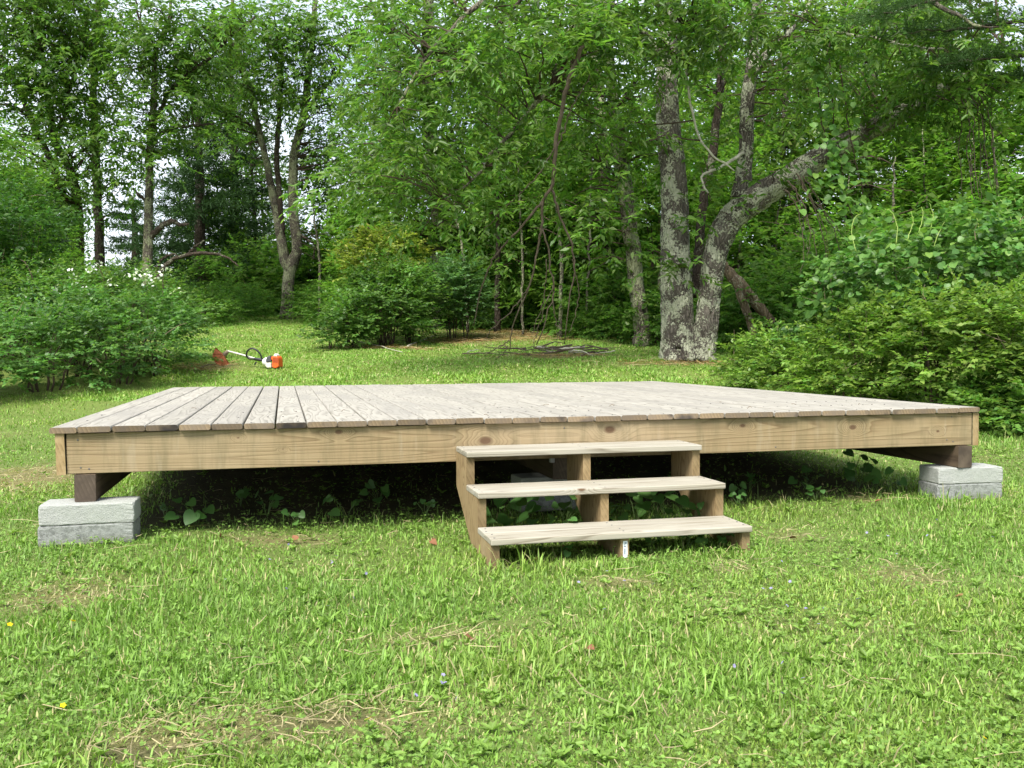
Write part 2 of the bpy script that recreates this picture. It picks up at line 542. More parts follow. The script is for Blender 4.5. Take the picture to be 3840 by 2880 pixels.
def ground_mat():
    m, t, b = mat('lawn_soil', .95, .1)
    a = N(t, 'ShaderNodeVertexColor'); a.layer_name = 'Col'
    tcn = N(t, 'ShaderNodeTexCoord'); v = tcn.outputs['Object']
    n = noise(t, v, 40, 5, .7); n2 = noise(t, v, 6, 4, .6)
    c = mixc(t, math_n(t, 'MULTIPLY', n, .7), a.outputs['Color'], (.065, .075, .028))
    c = mixc(t, ramp(t, n2, [(.4, (0, 0, 0)), (.7, (.4, .4, .4))]), c, (.12, .13, .045))
    t.links.new(c, b.inputs['Base Color']); bump(t, b, n, .8, .03)
    return m


# ------------------------------------------------------------------ ground
def gpatch(px, py, r, ry=None):
    g = G(px, py); return (g[0], g[1], r, ry or r)


DRY = [gpatch(870, 1395, .26, .16), gpatch(790, 1560, .18, .14), gpatch(560, 1585, .16), gpatch(330, 1600, .2), gpatch(1330, 1260, .18, .1),
       gpatch(1700, 1160, .14), gpatch(600, 1170, .35, .12), gpatch(130, 1300, .25), gpatch(1960, 1250, .2), gpatch(60, 1030, .5, .7),
       gpatch(1110, 728, 1.5, 1.5), gpatch(985, 738, .8, .7), gpatch(1480, 786, .9, .3), gpatch(430, 795, .5, .4), gpatch(1200, 770, .7, .3),
       gpatch(850, 752, .9, .25), gpatch(1580, 1230, .15), gpatch(1870, 1080, .2, .12)]
SOIL = [gpatch(260, 1640, .12, .08), gpatch(690, 1575, .1, .05), gpatch(1120, 1225, .2, .08)]


def wsum(x, y, L):
    w = np.zeros(np.shape(x))
    for (a, b, r, ry) in L:
        w = np.maximum(w, np.exp(-(((x - a) / r) ** 2 + ((y - b) / ry) ** 2)))
    return w


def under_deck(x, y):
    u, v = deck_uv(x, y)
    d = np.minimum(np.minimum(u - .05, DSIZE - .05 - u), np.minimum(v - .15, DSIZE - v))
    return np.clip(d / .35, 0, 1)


ys = np.concatenate([np.linspace(-6, 1.5, 12), np.linspace(1.6, 17, 150), 17 + np.geomspace(.12, 270, 70)])
xs = np.concatenate([-np.geomspace(160, 9.2, 26), np.linspace(-9, 9, 150), np.geomspace(9.2, 160, 26)])
XX, YY = np.meshgrid(xs, ys)
ZZ = gz(XX, YY)
dry = np.clip(wsum(XX, YY, DRY) * 1.1 + (fbm(XX * 1.3, YY * 1.3, 21) - .62) * 1.6, 0, 1)
soil_shade = np.clip(wsum(XX, YY, SOIL) + under_deck(XX, YY), 0, 1)
gc = np.zeros(XX.shape + (3,))
gc[:] = (.150, .225, .05)
gc += np.clip((YY - 8) / 4, 0, 1)[..., None] * (np.array([.19, .27, .055]) - gc)
gc += dry[..., None] * (np.array([.27, .225, .105]) - gc)
gc += soil_shade[..., None] * (np.array([.06, .042, .03]) - gc)  # bare soil tone, taken darker to paint in the shade below the deck
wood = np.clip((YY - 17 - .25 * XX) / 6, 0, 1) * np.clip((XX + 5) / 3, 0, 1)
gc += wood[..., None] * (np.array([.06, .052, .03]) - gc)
V = np.stack([XX, YY, ZZ], -1).reshape(-1, 3)
ny, nx = XX.shape
i = np.arange(ny - 1)[:, None]; j = np.arange(nx - 1)[None]
q = np.stack([i * nx + j, i * nx + j + 1, (i + 1) * nx + j + 1, (i + 1) * nx + j], -1).reshape(-1, 4)
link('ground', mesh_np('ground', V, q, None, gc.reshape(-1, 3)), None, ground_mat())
tag(bpy.data.objects['ground'], kind='structure')

# ------------------------------------------------------------------ deck
DZ = CAMZ - .3339                                   # deck top
deck = thing('deck_platform', 'low square wooden deck platform of weathered grey boards on concrete blocks', 'deck',
             deck_w(0, 0, DZ), DYAW)


def prism(name, prof, y0, y1, mats, ny=2, wob=0.0):
    """profile in x,z extruded along y; the ends take the second material"""
    bm = bmesh.new(); rings = []
    for k in range(ny):
        y = y0 + (y1 - y0) * k / (ny - 1)
        rings.append([bm.verts.new((x, y, z)) for x, z in prof])
    n = len(prof)
    for a, b in zip(rings, rings[1:]):
        for k in range(n):
            bm.faces.new((a[k], b[k], b[(k + 1) % n], a[(k + 1) % n]))
    f = bm.faces.new(rings[0]); f.material_index = 1
    f = bm.faces.new(list(reversed(rings[-1]))); f.material_index = 1
    bmesh.ops.recalc_face_normals(bm, faces=bm.faces[:])
    me = bpy.data.meshes.new(name); bm.to_mesh(me); bm.free()
    for m in mats: me.materials.append(m)
    return me


def board_prof(w, h, r=.006):
    return [(r, -h), (w - r, -h), (w, -h + r * .7), (w, -r * 1.1), (w - r * .45, -r * .3), (w - r * 1.4, 0), (r * 1.4, 0), (r * .45, -r * .3), (0, -r * 1.1), (0, -h + r * .7)]


PITCHB = .1430
bmesh_std = prism('deck_board', board_prof(.1372, .0265), 0, DSIZE, (M_BOARD, M_BEND))
bmesh_first = prism('deck_board_first', board_prof(.112, .0265), 0, DSIZE, (M_BOARD, M_BEND))
rr = random.Random(3)
for k in range(34):
    o = link('deck_board', bmesh_first if k == 0 else bmesh_std, deck)
    w = .112 if k == 0 else .1372
    wide = .0035 if k in (7, 8) else 0
    o.location = ((k + 1) * PITCHB - w - .003 + wide * .4 + rr.uniform(-.0012, .0012), rr.uniform(-.006, .006), rr.uniform(-.0022, .0016))
    o.rotation_euler = (0, rr.uniform(-.008, .008), rr.uniform(-.0004, .0004))
RZ0, RZ1 = -.2125, -.0295
o = link('rim_joist', box_mesh('rim_joist', .092, 4.822, .022, .060, RZ0, RZ1, .003, 2), deck, M_RIM)
o['label'] = 'pale pine front rim board with knots'
me = prism('side_rim', [(0, RZ0 - .003), (.038, RZ0 - .003), (.038, RZ1), (0, RZ1)], .012, DSIZE - .03, (M_RIMSIDE, M_SEND))
o = link('rim_joist', me, deck, loc=(.046, 0, 0), rot=(0, math.radians(-1.6), 0))
link('rim_joist', me, deck, loc=(4.826, .006, 0))
link('rim_joist', box_mesh('rim_back', .09, 4.82, DSIZE - .075, DSIZE - .037, RZ0, RZ1, .003), deck, M_RIMSIDE)
jm = box_mesh('joist', .088, 4.82, 0, .038, RZ0, RZ1)
for k in range(11):
    link('joist', jm, deck, M_RIMSIDE, loc=(0, .40 + k * .4, 0))
BZ1 = RZ0 - .003; BZ0 = CAMZ - .672 - DZ
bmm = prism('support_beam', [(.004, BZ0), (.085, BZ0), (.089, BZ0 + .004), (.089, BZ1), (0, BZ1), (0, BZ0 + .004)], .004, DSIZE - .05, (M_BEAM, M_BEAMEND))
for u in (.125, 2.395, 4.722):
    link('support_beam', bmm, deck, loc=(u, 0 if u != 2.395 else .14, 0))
br = link('metal_bracket', box_mesh('metal_bracket', 2.372, 2.395, .11, .14, BZ1 - .03, BZ1 + .02, .002), deck, plain('galvanised', (.35, .36, .37), .45, .5))

# concrete blocks, two to a stack
bw, bd, bh = .397, .197, .0915
def rough_block(me, seed):
    bm = bmesh.new(); bm.from_mesh(me)
    bmesh.ops.subdivide_edges(bm, edges=[e for e in bm.edges if e.calc_length() > .05], cuts=9, use_grid_fill=True)
    rb = random.Random(seed)
    for v in bm.verts:
        edge = (abs(v.co.x) > bw / 2 - .008) + (abs(v.co.y) > bd / 2 - .008) + (v.co.z < .008 or v.co.z > bh - .008)
        k = .00005 if edge < 2 else .0008
        if edge == 3: v.co = v.co * .994
        v.co += Vector((rb.gauss(0, k), rb.gauss(0, k), rb.gauss(0, k * .5)))
    bm.to_mesh(me); bm.free()
    return me


BM_T = box_mesh('cap_block_top', -bw / 2, bw / 2, -bd / 2, bd / 2, 0, bh, .007, 2)
BM_B = box_mesh('cap_block_bottom', -bw / 2, bw / 2, -bd / 2, bd / 2, 0, bh, .007, 2)
rough_block(BM_T, 1); rough_block(BM_B, 2)
GB = 'concrete blocks under the deck'
for (u, v, rz, nm) in ((.182, .045, -.02, 'front left deck corner'), (4.815, .105, -.10, 'front right deck corner'), (2.44, .36, .03, 'middle beam behind steps')):
    for lvl, (meb, mt, wd) in enumerate(((BM_B, M_CON_B, 'lower speckled mossy concrete block under the '),
                                         (BM_T, M_CON_T, 'upper pale concrete block directly carrying the beam at the '))):
        p = deck_w(u + (.004 if lvl else 0), v, DZ + BZ0 - bh * (2 - lvl) - .0008 * (2 - lvl))
        o = link('concrete_block', meb, None, mt, loc=p, rot=(0, 0, DYAW + rz + (.012 if lvl else 0)))
        tag(o, wd + nm, 'concrete block', GB)

# ------------------------------------------------------------------ steps
st = thing('wooden_steps', 'three tread wooden steps of pale pine standing against the deck front', 'steps', deck_w(0, 0, 0), DYAW)
T_Z = [CAMZ - .47, CAMZ - .623, CAMZ - .776]; TH = .026
U0, U1 = 1.862, 3.038
for k in range(3):
    vf = -.27 - .26 * k
    for (a, b) in ((vf, vf + .1375), (vf + .1415, min(vf + .279, .018))):
        bm = box_mesh('tread', U0, U1, a, b, T_Z[k] - TH, T_Z[k], .004, 2)
        o = link('tread', bm, st, M_TREAD)
        o.location = (0, 0, rr.uniform(-.001, .001))
zb = -.02
prof = [(.017, T_Z[0] - TH), (-.248, T_Z[0] - TH), (-.248, T_Z[1] - TH), (-.508, T_Z[1] - TH), (-.508, T_Z[2] - TH), (-.768, T_Z[2] - TH), (-.768, zb), (-.42, zb), (.017, .235)]


def stringer_mesh():
    bm = bmesh.new()
    A = [bm.verts.new((0, v, z)) for v, z in prof]; B = [bm.verts.new((.038, v, z)) for v, z in prof]
    bm.faces.new(A); bm.faces.new(list(reversed(B)))
    n = len(prof)
    for k in range(n):
        f = bm.faces.new((A[k], A[(k + 1) % n], B[(k + 1) % n], B[k]))
        if k in (1, 3, 5): f.material_index = 1
    bmesh.ops.recalc_face_normals(bm, faces=bm.faces[:])
    me = bpy.data.meshes.new('stringer'); bm.to_mesh(me); bm.free()
    me.materials.append(M_STRING); me.materials.append(M_SEND)
    return me


sm = stringer_mesh()
for u in (1.864, 2.432, 2.998):
    o = link('stringer', sm, st, loc=(u, 0, 0))
    if abs(u - 2.432) < .01:
        pl = link('price_label', box_mesh('price_label', .011, .031, -.0705, -.0700, 0, .072), o, plain('label_paper', (.72, .76, .78), .4, .4, .05))
        pl.location = (0, -.6985, .012)
        a = Acc()
        zz = .014
        for wv, gp in ((.0012, .001), (.0006, .0012), (.0018, .001), (.0006, .0008), (.0012, .0014), (.0022, .001), (.0006, .001), (.0014, .0008), (.0008, .0012), (.002, .001), (.0006, .0014), (.0012, .001)):
            a.add(np.array([[.0145, -.0710, zz], [.0225, -.0710, zz], [.0225, -.0710, zz + wv], [.0145, -.0710, zz + wv]]), [[0, 1, 2, 3]])
            zz += wv + gp
        for z1, z2, x1, x2 in ((.046, .050, .0145, .024), (.0535, .0565, .0145, .021), (.060, .066, .017, .027)):
            a.add(np.array([[x1, -.0710, z1], [x2, -.0710, z1], [x2, -.0710, z2], [x1, -.0710, z2]]), [[0, 1, 2, 3]])
        link('barcode', a.mesh('barcode', False), pl, plain('label_ink', (.11, .15, .23), .5))

# screw heads
M_SCREW = plain('screw_steel', (.10, .095, .09), .5, .4, .2)
V, q, t = tube(np.array([(0, 0, -.002), (0, 0, .0006), (0, 0, .0009)]), np.array([.0042, .0042, .003]), 8)
SCR = mesh_np('screw', V, q, t)
for k in range(3):
    vf = -.27 - .26 * k
    for a in (vf + .035, vf + .105, vf + .18, vf + .245):
        for u in (1.884, 2.451, 3.017):
            if a > -.02: continue
            link('screw', SCR, st, M_SCREW, loc=(u + rr.uniform(-.006, .006), a + rr.uniform(-.008, .008), T_Z[k] + .0005))
for (u, z) in ((.15, -.185), (.185, -.192), (4.66, -.18), (4.70, -.19), (.14, -.06), (4.69, -.05), (2.42, -.06), (2.44, -.17), (1.2, -.19), (3.6, -.19)):
    link('screw', SCR, deck, M_SCREW, loc=(u, .0215, z), rot=(math.pi / 2, 0, 0))
for k in range(34):
    for v in (.045, .42, .82):
        for du in (.028, .105):
            if rr.random() < .85: link('screw', SCR, deck, M_SCREW, loc=((k + 1) * PITCHB - .14 + du + rr.uniform(-.006, .006), v + rr.uniform(-.01, .01), .0012))

# ------------------------------------------------------------------ foliage kit
T4 = (np.array([(0, 0, 0), (.5, .42, .05), (0, 1, -.10), (-.5, .42, .05)]), np.array([[0, 1, 2, 3]]))
T6 = (np.array([(0, 0, 0), (.44, .26, .06), (.42, .62, .04), (0, 1, -.12), (-.42, .62, .04), (-.44, .26, .06)]), np.array([[0, 1, 2, 3], [0, 3, 4, 5]]))
UP = np.array([0, 0, 1.0])


def unit(a):
    return a / (np.linalg.norm(a, axis=-1, keepdims=True) + 1e-9)


def leaf_batch(pos, axis, nrm, ln, wd, col, tmpl):
    tv, tq = tmpl
    axis = unit(axis); nrm = unit(nrm - axis * (nrm * axis).sum(-1, keepdims=True)); w = np.cross(axis, nrm)
    ln = np.asarray(ln)[:, None, None]; wd = np.asarray(wd)[:, None, None]
    V = pos[:, None] + axis[:, None] * tv[None, :, 1:2] * ln + w[:, None] * tv[None, :, 0:1] * wd + nrm[:, None] * tv[None, :, 2:3] * ln
    n, k = len(pos), len(tv)
    q = (tq[None] + (np.arange(n) * k)[:, None, None]).reshape(-1, 4)
    return V.reshape(-1, 3), q, np.repeat(col, k, axis=0)


def foliage(rng, O, D, L, k, ln, wd, base, tone, young, tmpl=T4, droop=.25, side=.8, hang=.35, jit=.5, ygrad=.5, opp=False, nj=.55, cvar=.16):
    """leaves set along twigs: O origins, D directions, L lengths, tone one factor per twig"""
    n = len(O)
    t = np.tile(np.linspace(.18, 1.0, k), (n, 1)) + rng.uniform(-.05, .05, (n, k))
    S_ = unit(np.cross(D, UP + rng.normal(0, .15, (n, 3))))
    sg = np.where((np.arange(k) // (1 if not opp else 1)) % 2 == 0, 1.0, -1.0)[None] * np.ones((n, 1))
    pos = O[:, None] + D[:, None] * (L[:, None] * t)[..., None] - UP * (droop * L[:, None] * t ** 2)[..., None]
    ax = D[:, None] * (.35 + .5 * t)[..., None] + S_[:, None] * (sg * side)[..., None] - UP * hang + rng.normal(0, jit * .5, (n, k, 3))
    nr = UP + rng.normal(0, nj, (n, k, 3)) + D[:, None] * .25
    sz = rng.uniform(.65, 1.2, (n, k))
    y = np.clip((t - .55) * 2, 0, 1) * ygrad * rng.uniform(.0, 1.3, (n, k))
    c = np.asarray(base)[None, None] * (tone[:, None] * rng.uniform(1 - cvar, 1 + cvar, (n, k)))[..., None]
    c = c * (1 + rng.normal(0, .09, (n, k, 3)) * np.array([1.2, .5, 1.0]))
    c = c + np.clip(y, 0, 1)[..., None] * (np.asarray(young) - c)
    m = n * k
    return leaf_batch(pos.reshape(m, 3), ax.reshape(m, 3), nr.reshape(m, 3), (ln * sz).reshape(m), (wd * sz * rng.uniform(.85, 1.15, (n, k))).reshape(m),
                      np.clip(c, .004, 1).reshape(m, 3), tmpl)


def ell_points(rng, c, r, n, shell=2.2, zlo=-1.0):
    d = unit(rng.normal(0, 1, (n * 2 + 20, 3)))
    d = d[d[:, 2] > zlo][:n]
    rad = rng.uniform(0, 1, len(d)) ** (1 / shell)
    return np.asarray(c) + d * rad[:, None] * np.asarray(r)


def twigs_at(rng, C, E, cr, m, L, flat=.65, out=.8, down=.15, tonev=.22):
    """twigs around clump centres C; E the crown centre each belongs to"""
    n = len(C)
    O = C[:, None] + rng.normal(0, cr, (n, m, 3)) * np.array([1, 1, flat])
    D = unit(unit(O - E[:, None]) * out + unit(O - C[:, None]) * .5 + rng.normal(0, .45, (n, m, 3)) * np.array([1, 1, .5]) - UP * down)
    tone = np.repeat(np.clip(rng.normal(1, tonev, n), .45, 1.7), m) * rng.uniform(.88, 1.12, n * m)
    return O.reshape(-1, 3), D.reshape(-1, 3), rng.uniform(.6, 1.25, n * m) * L, tone


def connect(acc, rng, skel, C, r0=.012, sag=.12, sides=4, n=6):
    """thin boughs from the nearest point of the skeleton to each clump"""
    for c in C:
        d = np.linalg.norm(skel[:, :3] - c, axis=1) + .6 * np.maximum(0, skel[:, 2] - c[2])
        s = skel[np.argmin(d)]
        a = s[:3]; L = np.linalg.norm(c - a)
        if L < .05: continue
        mid = (a + c) / 2 + np.array([rng.normal(0, .08 * L), rng.normal(0, .08 * L), sag * L * rng.uniform(-.3, 1.2)])
        p = smooth_path([a, mid, c], n, .012 * L, rng)
        acc.tube(p, np.linspace(min(s[3] * .8, r0 * (1 + .6 * L)), r0 * .35, n), sides=sides, rng=rng, cap=False)


def hang_d(y):
    return float(np.interp(y, [100, 765], [11.7, 13.5]))


def pxpath(pts, d, n=40, jit=0.0, rng=RNG):
    """picture points at a depth (or (x, y, depth)) into a smooth space curve"""
    return smooth_path([P(p[0], p[1], p[2] if len(p) > 2 else (d if d else hang_d(p[1]))) for p in pts], n, jit, rng)


def pxr(w, d):
    return np.asarray(w, float) * d / 2048 / 2


class Tree:
    def __init__(s, name, label, base, cat='tree', group=None, seed=0):
        s.root = thing(name, label, cat, base, 0, group); s.base = np.asarray(base, float); s.rng = np.random.default_rng(seed); s.skel = []
    def wood(s, part, path, rad, m, sides=10, rough=.0, n=None, flare=0):
        rad = np.interp(np.linspace(0, 1, len(path)), np.linspace(0, 1, len(rad)), rad)
        V, q, t = tube(path - s.base, rad, sides, rough, s.rng, ridge=.05 if sides >= 40 else 0, flare=flare)
        o = link(part, mesh_np(part, V, q, t), s.root, m)
        s.skel.append(np.hstack([path, rad[:, None]]))
        return o
    def boughs(s, C, m=None, r0=.012, sag=.12, sides=4):
        a = Acc(); connect(a, s.rng, np.vstack(s.skel), C, r0, sag, sides)
        if a.n:
            V = np.vstack(a.V) - s.base
            tag(link('twigs', mesh_np('twigs', V, np.vstack(a.q), np.vstack(a.t) if a.t else None), s.root, m or M_TWIG), kind='stuff')
    def leaves(s, parts, m=None, name='crown'):
        a = Acc()
        for (V, q, c) in parts: a.add(V - s.base, q, None, c)
        return tag(link(name, a.mesh(name, False), s.root, m or M_LEAF), kind='stuff')


def clumps(rng, ells):
    C = []; E = []
    for e in ells:
        c = P(e[0], e[1], e[2]); r = e[3:6]; n = e[6]
        p = ell_points(rng, c, r, n, e[7] if len(e) > 7 else 2.0)
        C.append(p); E.append(np.repeat((c - UP * .4)[None], len(p), 0))
    return np.vstack(C), np.vstack(E)


REG = ((320, 'behind the left hand shrubs'), (735, 'at the far end of the mown path'), (960, 'behind the central thicket'), (1190, 'behind the hanging branch'), (1450, 'round the leaning ivy tree'), (1545, 'behind the lichen tree'), (1800, 'seen under the bowed trunk'), (9999, 'behind the round leaved mound'))
ORD = ('first', 'second', 'third', 'fourth', 'fifth', 'sixth', 'seventh', 'eighth', 'ninth', 'tenth', 'eleventh', 'twelfth', 'thirteenth', 'fourteenth')
def region(px):
    return next(r for lim, r in REG if px < lim)
LEAF = (.096, .186, .032); YOUNG = (.20, .29, .06)
PALE = (.115, .185, .04)

# ------------------------------------------------------------------ the big two-stemmed tree
d0 = 14.2
gb = G(1487, 770)
bt = Tree('lichen_tree', 'large twin trunk tree with pale lichen patches, right trunk bowed over the shrubs', gb, seed=21)
pa = pxpath([(1470, 778), (1463, 690), (1460, 555), (1455, 389), (1447, 311), (1441, 220), (1441, 111), (1452, 0), (1466, -180), (1475, -420)], d0, 160, .002, bt.rng)
o = bt.wood('trunk', pa, pxr([76, 68, 62, 55, 52, 47, 43, 40, 34, 22], d0), M_BARK_BIG, 72, .09, flare=.26); o['label'] = 'upright left trunk with large lichen patches'
pb = pxpath([(1514, 778, 14.15), (1527, 690, 14.1), (1532, 639, 14.1), (1547, 540, 14.05), (1576, 478, 14.0), (1621, 437, 13.9), (1693, 391, 13.8), (1771, 341, 13.6), (1871, 285, 13.4), (1938, 250, 13.3), (2021, 205, 13.1), (2090, 160, 13.0), (2170, 100, 12.9)], d0, 160, .003, bt.rng)
o = bt.wood('trunk', pb, pxr([54, 47, 46, 50, 55, 56, 52, 46, 41, 35, 29, 23, 14], d0), M_BARK_BIG, 72, .12, flare=.3); o['label'] = 'right trunk bowing over to the right'
pc = pxpath([(1598, 430, 13.95), (1610, 350), (1615, 222), (1625, 139), (1628, 60), (1645, -60), (1650, -300)], 14.0, 40, .006, bt.rng)
bt.wood('branch', pc, pxr([40, 31, 29, 27, 22, 18, 10], d0), M_BARK_BIG, 20, .1)
bt.wood('branch', pxpath([(1625, 160), (1650, 125), (1685, 92), (1730, 40), (1770, -40)], 13.9, 20, .006, bt.rng), pxr([20, 17, 13, 9, 6], d0), M_BARK_BIG, 12, .1)
bt.wood('branch', pxpath([(1500, 640, 14.4), (1507, 560, 14.6), (1520, 440, 14.8), (1540, 320, 15), (1556, 180, 15.2), (1560, 20, 15.4), (1565, -200, 15.6)], 14.5, 40, .008, bt.rng), pxr([22, 21, 20, 19, 18, 16, 12], d0), M_BARK_DARK, 14, .12)
# limbs from the upright trunk reaching left over the clearing
bt.wood('branch', pxpath([(1441, 140, 14.2), (1380, 60, 13.9), (1310, 10, 13.6), (1251, 40, 13.3), (1199, 130, 13.1), (1196, 182, 13), (1160, 220, 12.9), (1134, 251, 12.9), (1102, 288, 12.8), (1056, 340, 12.7), (1019, 392, 12.6), (960, 430, 12.5)], d0, 46, .012, bt.rng), pxr([26, 20, 17, 15, 13, 12, 11, 10, 9, 7, 5, 3], 13), M_BARK_MID, 9, .1)
bt.wood('branch', pxpath([(1445, 20, 14.2), (1330, -60, 13.4), (1200, -60, 12.8), (1050, 0, 12.4), (930, 110, 12.2), (860, 230, 12.1)], d0, 30, .012, bt.rng), pxr([24, 19, 15, 12, 8, 4], 13), M_BARK_MID, 8, .1)
bt.wood('branch', pxpath([(1642, -20, 14), (1760, -70, 13), (1900, -60, 12.2), (2020, 10, 11.7), (2120, 60, 11.5)], d0, 24, .012, bt.rng), pxr([18, 15, 12, 9, 5], 13), M_BARK_MID, 8, .1)
o = bt.wood('branch', pxpath([(1479, 60), (1479, 106), (1485, 183), (1504, 278), (1532, 328), (1588, 369)], 13.3, 26, .006, bt.rng), pxr([8, 7, 6, 5, 5, 3], 13), M_PALE, 6); o['label'] = 'thin bare pale dead branch hanging in front of the trunks'
o = bt.wood('branch', pxpath([(1606, 330, 13.9), (1593, 339), (1555, 362), (1518, 379), (1520, 400), (1529, 417)], 13.6, 20, .004, bt.rng), pxr([8, 8, 7, 6, 5, 4], 13), M_PALE, 6); o['label'] = 'short crooked white dead branch stub'
bt.wood('branch', pxpath([(1780, 66), (1870, 80), (1950, 97), (2040, 106)], 12.4, 18, .01, bt.rng), pxr([5, 7, 6, 4], 12.4), M_PALE, 6)
ells = [(1130, 60, 12.4, .95, .9, .6, 26), (1010, 150, 12.4, .8, .9, .6, 20), (1230, 170, 12.6, .7, .8, .5, 15), (1340, 60, 12.8, .9, .8, .6, 24), (1330, 260, 13.3, .55, .6, .5, 10), (1275, 75, 11.6, .45, .3, .22, 8), (1225, 120, 11.8, .3, .3, .2, 4),
        (900, 300, 12.3, .8, .7, .5, 17), (820, 400, 12.2, .75, .7, .4, 13), (960, 440, 12.5, .7, .7, .45, 13), (1060, 330, 12.7, .6, .7, .5, 12), (880, 120, 12.4, .65, .8, .55, 13),
        (1470, 30, 12.6, .9, .8, .5, 22), (1450, 150, 13.3, .5, .5, .4, 7), (1600, 40, 12.8, .9, .8, .5, 22), (1545, 190, 14.8, .6, .5, .5, 9), (1510, 330, 13.6, .3, .3, .35, 3),
        (1740, 100, 12.8, .9, .8, .5, 22), (1700, 220, 14.2, .6, .5, .4, 10), (1850, 150, 13.8, .8, .7, .4, 13), (1960, 140, 12.9, .8, .7, .35, 12), (2080, 120, 12.3, .9, .8, .5, 20), (2170, 230, 12.4, .6, .6, .5, 10), (1900, 40, 12.4, .8, .8, .45, 17),
        (2000, 245, 12.9, .4, .4, .2, 5), (1905, 262, 12.9, .35, .25, .2, 5), (1960, 225, 12.7, .4, .3, .22, 6), (1660, 385, 13.5, .2, .2, .15, 2), (1480, 560, 13.6, .25, .15, .3, 3), (1525, 470, 13.6, .3, .2, .3, 4),
        (1500, -200, 13.8, 2.0, 1.6, .9, 20), (2000, -150, 13.2, 1.6, 1.4, .7, 12), (1000, -120, 12.8, 1.4, 1.2, .6, 10)]
C, E = clumps(bt.rng, [e[:6] + (max(2, int(e[6] * .82)),) for e in ells])
bt.boughs(C, r0=.011)
O_, D_, L_, tn = twigs_at(bt.rng, C, E, .17, 9, .34, down=.35)
bt.leaves([foliage(bt.rng, O_, D_, L_, 9, .122, .040, LEAF, tn, YOUNG, T6, droop=.3, hang=.42, jit=.8, nj=.7, ygrad=.5)])

# hanging broken branch over the clearing
hb = Tree('broken_hanging_branch', 'long bare broken branch hanging down from the canopy, twig tips touching the lawn', G(1100, 764), cat='branch', seed=3)
HD = 13.2
hb.wood('main_stem', pxpath([(1262, 84), (1251, 115), (1227, 184), (1212, 251), (1199, 330), (1194, 397), (1173, 434), (1170, 486), (1160, 543), (1144, 616), (1108, 704), (1100, 760)], None, 60, .006, hb.rng), pxr([9, 10, 10, 9, 9, 8, 7, 6, 5, 4, 3, 2], 12), M_DEAD, 8, .1)
for pts, w in (([(1173, 434), (1134, 480), (1082, 538), (1050, 590), (1024, 704)], [8, 7, 6, 5, 3]), ([(1192, 410), (1212, 475), (1235, 533), (1238, 606), (1217, 740)], [8, 7, 6, 5, 3]),
               ([(1170, 492), (1186, 540), (1194, 617), (1193, 650), (1160, 745)], [6, 6, 5, 5, 3]), ([(1193, 650), (1201, 700), (1204, 735)], [4, 3, 2]), ([(1144, 616), (1110, 665), (1062, 710), (1050, 730)], [5, 4, 3, 2]),
               ([(1100, 735), (1075, 752), (1046, 768)], [4, 3, 2]), ([(1098, 748), (1086, 765), (1070, 775)], [3, 3, 2]), ([(1199, 330), (1216, 290), (1232, 240), (1275, 160)], [5, 5, 4, 3]),
               ([(1205, 300), (1160, 380), (1100, 440), (1040, 500)], [4, 4, 3, 2]), ([(1180, 560), (1176, 640), (1150, 720)], [3, 3, 2]), ([(1236, 560), (1250, 640), (1230, 720)], [3, 3, 2]), ([(1194, 617), (1168, 690), (1150, 752)], [3, 3, 2])):
    hb.wood('side_branch', pxpath(pts, None, 22, .010, hb.rng), pxr(w, HD) * .7, M_DEAD, 6)

# leaning rotten logs behind the big tree
lg = Tree('rotten_log', 'broken brown rotten log leaning down behind the bowed trunk', G(1650, 775), cat='log', seed=4)
lg.wood('log', pxpath([(1548, 560), (1565, 580), (1604, 622), (1636, 660), (1668, 700)], 15.4, 26, .006, lg.rng), pxr([20, 24, 25, 25, 24], 15.4), M_LOG, 12, .22)
lg = Tree('rotten_log', 'shorter dark rotten log propped steeply beside the longer brown log', G(1622, 772), cat='log', seed=5)
lg.wood('log', pxpath([(1586, 600), (1600, 640), (1612, 668), (1624, 705), (1628, 740)], 15.3, 20, .005, lg.rng), pxr([14, 17, 18, 17, 15], 15.3), M_LOG, 10, .22)

# ------------------------------------------------------------------ left-hand trees
def sky_tree(name, label, d, base_px, trunks, ells, seed, m=M_BARK_MID, col=LEAF, dens=1.0, lsz=.15, group=None, fill=1.0):
    g = G(*base_px, hi=45) if len(base_px) == 2 else P(*base_px)
    if len(base_px) == 3: g[2] = gz(g[0], g[1])
    t = Tree(name, label, g, group=group, seed=seed)
    for part, pts, w in trunks:
        p = pxpath(pts, d, 36, .01, t.rng)
        if part == 'trunk': p[0] = p[0] * [1, 1, 0] + [0, 0, float(gz(p[0][0], p[0][1])) - .05]
        t.wood(part, p, pxr(w, d), m if (part == 'trunk' or w[0] > 20) else M_BARK_DARK, 12 if part == 'trunk' else 7, .1, flare=.25 if part == 'trunk' else 0)
    C, E = clumps(t.rng, [e[:6] + (int(e[6] * fill),) + e[7:] for e in ells])
    t.boughs(C, r0=.014)
    O_, D_, L_, tn = twigs_at(t.rng, C, E, .26, max(4, int(8 * dens)), .5, down=.3)
    t.leaves([foliage(t.rng, O_, D_, L_, 9, lsz, lsz * .40, col, tn, YOUNG, T4, droop=.3, hang=.45, ygrad=.3)])
    return t


